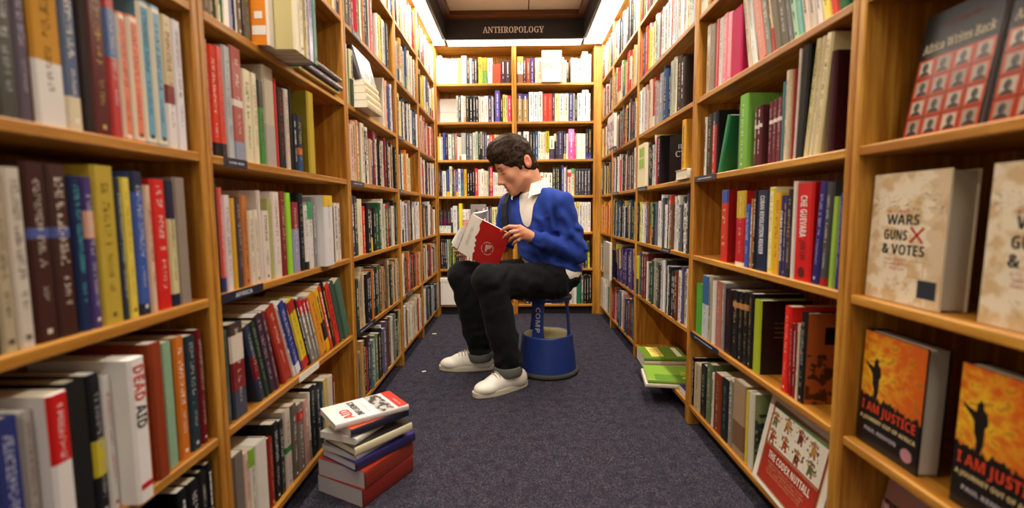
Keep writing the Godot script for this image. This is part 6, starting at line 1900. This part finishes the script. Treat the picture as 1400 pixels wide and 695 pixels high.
	"B-3b": "0.047 .024 .225 0 .00 e8e4dc|0.071 .014 .215 0 .00 485068|0.097 .029 .215 0 .00 d8d0b8|0.126 .019 .215 0 .00 682838|0.152 .024 .214 0 .00 e8e0d4|0.180 .026 .219 0 .00 303840|0.212 .029 .190 0 .00 e8ecdc|0.248 .034 .188 0 .00 ecf0e0|0.282 .032 .187 0 .00 ecf0e0|0.312 .027 .229 0 .00 34343c td0d0c8|0.333 .012 .232 0 .00 2c302c|0.347 .016 .232 0 .00 2c3038 td8d8d0|0.364 .015 .236 0 .00 14161c n|0.383 .019 .243 0 .00 5048a0|0.403 .018 .229 0 .00 e4e8e4|0.417 .008 .245 0 .00 4a3c30|0.439 .032 .212 0 .00 e8c8c0 b72-88=d84850|0.467 .022 .221 0 .00 dcecc0 b80-100=50b070|0.484 .009 .216 0 .00 b07850|0.501 .021 .218 0 .00 44444c tccccc8|0.523 .022 .218 0 .00 44444c tccccc8|0.547 .024 .218 0 .00 44444c tccccc8|0.573 .026 .218 0 .00 44444c tccccc8|0.599 .025 .218 0 .00 44444c tccccc8",
	"B-2": "-.626 .032 .187 0 .00 dce4dc b32-40=2c1828 b40-62=5a1848 b62-100=2c2c30|-.593 .032 .187 0 .00 dce4dc b32-40=2c1828 b40-62=5a1848 b62-100=2c2c30|-.562 .029 .187 0 .00 dce4dc b32-40=2c1828 b40-62=5a1848 b62-100=2c2c30|-.538 .014 .208 0 .00 d8d4d8 b0-42=2c2c30|-.511 .037 .223 0 .00 dcdce0 t8888a0|-.487 .010 .188 0 .00 284848|-.465 .029 .243 0 .00 ecdc38 n|-.437 .023 .195 0 .00 e8a8a0 b55-100=f0ecec|-.414 .022 .195 0 .00 e8a8a0 b55-100=f0ecec|-.390 .023 .195 0 .00 e8a8a0 b55-100=f0ecec|-.244 .016 .213 0 .00 d8c8c0|-.230 .011 .206 0 .00 383068|-.215 .016 .220 0 .00 403878 te0c080|-.194 .022 .211 0 .00 ece4a8|-.170 .024 .211 0 .00 ece4a8|-.146 .021 .224 0 .00 dce0e0 b76-100=2c5880|-.128 .013 .186 0 .00 4c5048|-.115 .013 .186 0 .00 40443c|-.095 .023 .185 0 .00 303848|-.066 .033 .195 0 .00 d8d4cc",
	"B-2b": "0.078 .049 .261 0 .00 d8d4c8|0.130 .042 .261 0 .00 485878|0.189 .063 .260 0 .00 c8b898|0.252 .049 .260 0 .00 703038|0.301 .035 .259 0 .00 e0dcd0|0.350 .049 .259 0 .00 384838|0.413 .050 .252 0 .00 d0c8b0|0.455 .028 .255 0 .00 d8d0c0|0.484 .025 .247 0 .00 ece8d8|0.510 .020 .250 0 .00 e8d850 b0-78=ece8dc|0.533 .024 .247 0 .00 e8e8e4|0.557 .020 .246 0 .00 f0ece4 t808080|0.579 .020 .246 0 .00 ecece8 t808080|0.604 .025 .246 0 .00 f0ece4 t808080",
	"B-1": "-.626 .016 .250 0 .00 4a2830|-.609 .014 .247 0 .00 242424|-.592 .016 .245 0 .00 303838 te0e0e0|-.576 .012 .246 0 .00 b8c4c0|-.560 .014 .248 0 .00 8aa040|-.545 .012 .246 0 .00 242824|-.530 .014 .244 0 .00 c0c848|-.514 .014 .246 0 .00 203830|-.497 .016 .239 0 .00 181818|-.478 .018 .223 0 .00 4c4444|-.460 .014 .218 0 .00 7c2830|-.444 .012 .213 0 .00 4c4440|-.429 .014 .218 0 .00 a81c28|-.397 .046 .218 0 .00 e0c8b0|-.357 .026 .233 0 .00 384040|-.327 .026 .232 0 .00 b0a898|-.296 .026 .232 0 .00 5c3038",
	"B-1b": "0.088 .042 .205 0 .00 504840|0.133 .036 .205 0 .00 c0b8a0|0.182 .050 .205 0 .00 284060|0.231 .036 .205 0 .00 902830|0.279 .050 .205 0 .00 d0ccc0|0.335 .050 .205 0 .00 3c4438|0.391 .050 .205 0 .00 d8d0c8|0.462 .036 .205 0 .00 484048|0.496 .025 .205 0 .00 dcd8cc|0.525 .028 .205 0 .00 4c2428|0.554 .025 .200 0 .00 7c3028|0.581 .022 .205 0 .00 284028|0.603 .017 .224 0 .00 d8d840 b60-100=2c3828",
	"B-0b": "0.088 .042 .253 0 .00 403838|0.140 .050 .253 0 .00 8c8478|0.200 .042 .253 0 .00 2c4058|0.263 .056 .252 0 .00 d0c8b8|0.325 .042 .252 0 .00 683038|0.395 .070 .251 0 .00 38403c|0.458 .028 .245 0 .00 d0ccc8|0.489 .028 .251 0 .00 dcdcd4 n|0.521 .031 .241 0 .00 187850 n|0.550 .022 .233 0 .00 6c6468|0.574 .020 .244 0 .00 202420|0.596 .020 .244 0 .00 1c201c|0.617 .017 .236 0 .00 202820",
	"B-0": "-.478 .026 .215 0 .00 b0a890|-.448 .026 .215 0 .00 6c2c30|-.417 .026 .215 0 .00 384c40|-.387 .026 .215 0 .00 c8c0b0|-.357 .026 .215 0 .00 283858|-.322 .036 .215 0 .00 8c7c60",
}
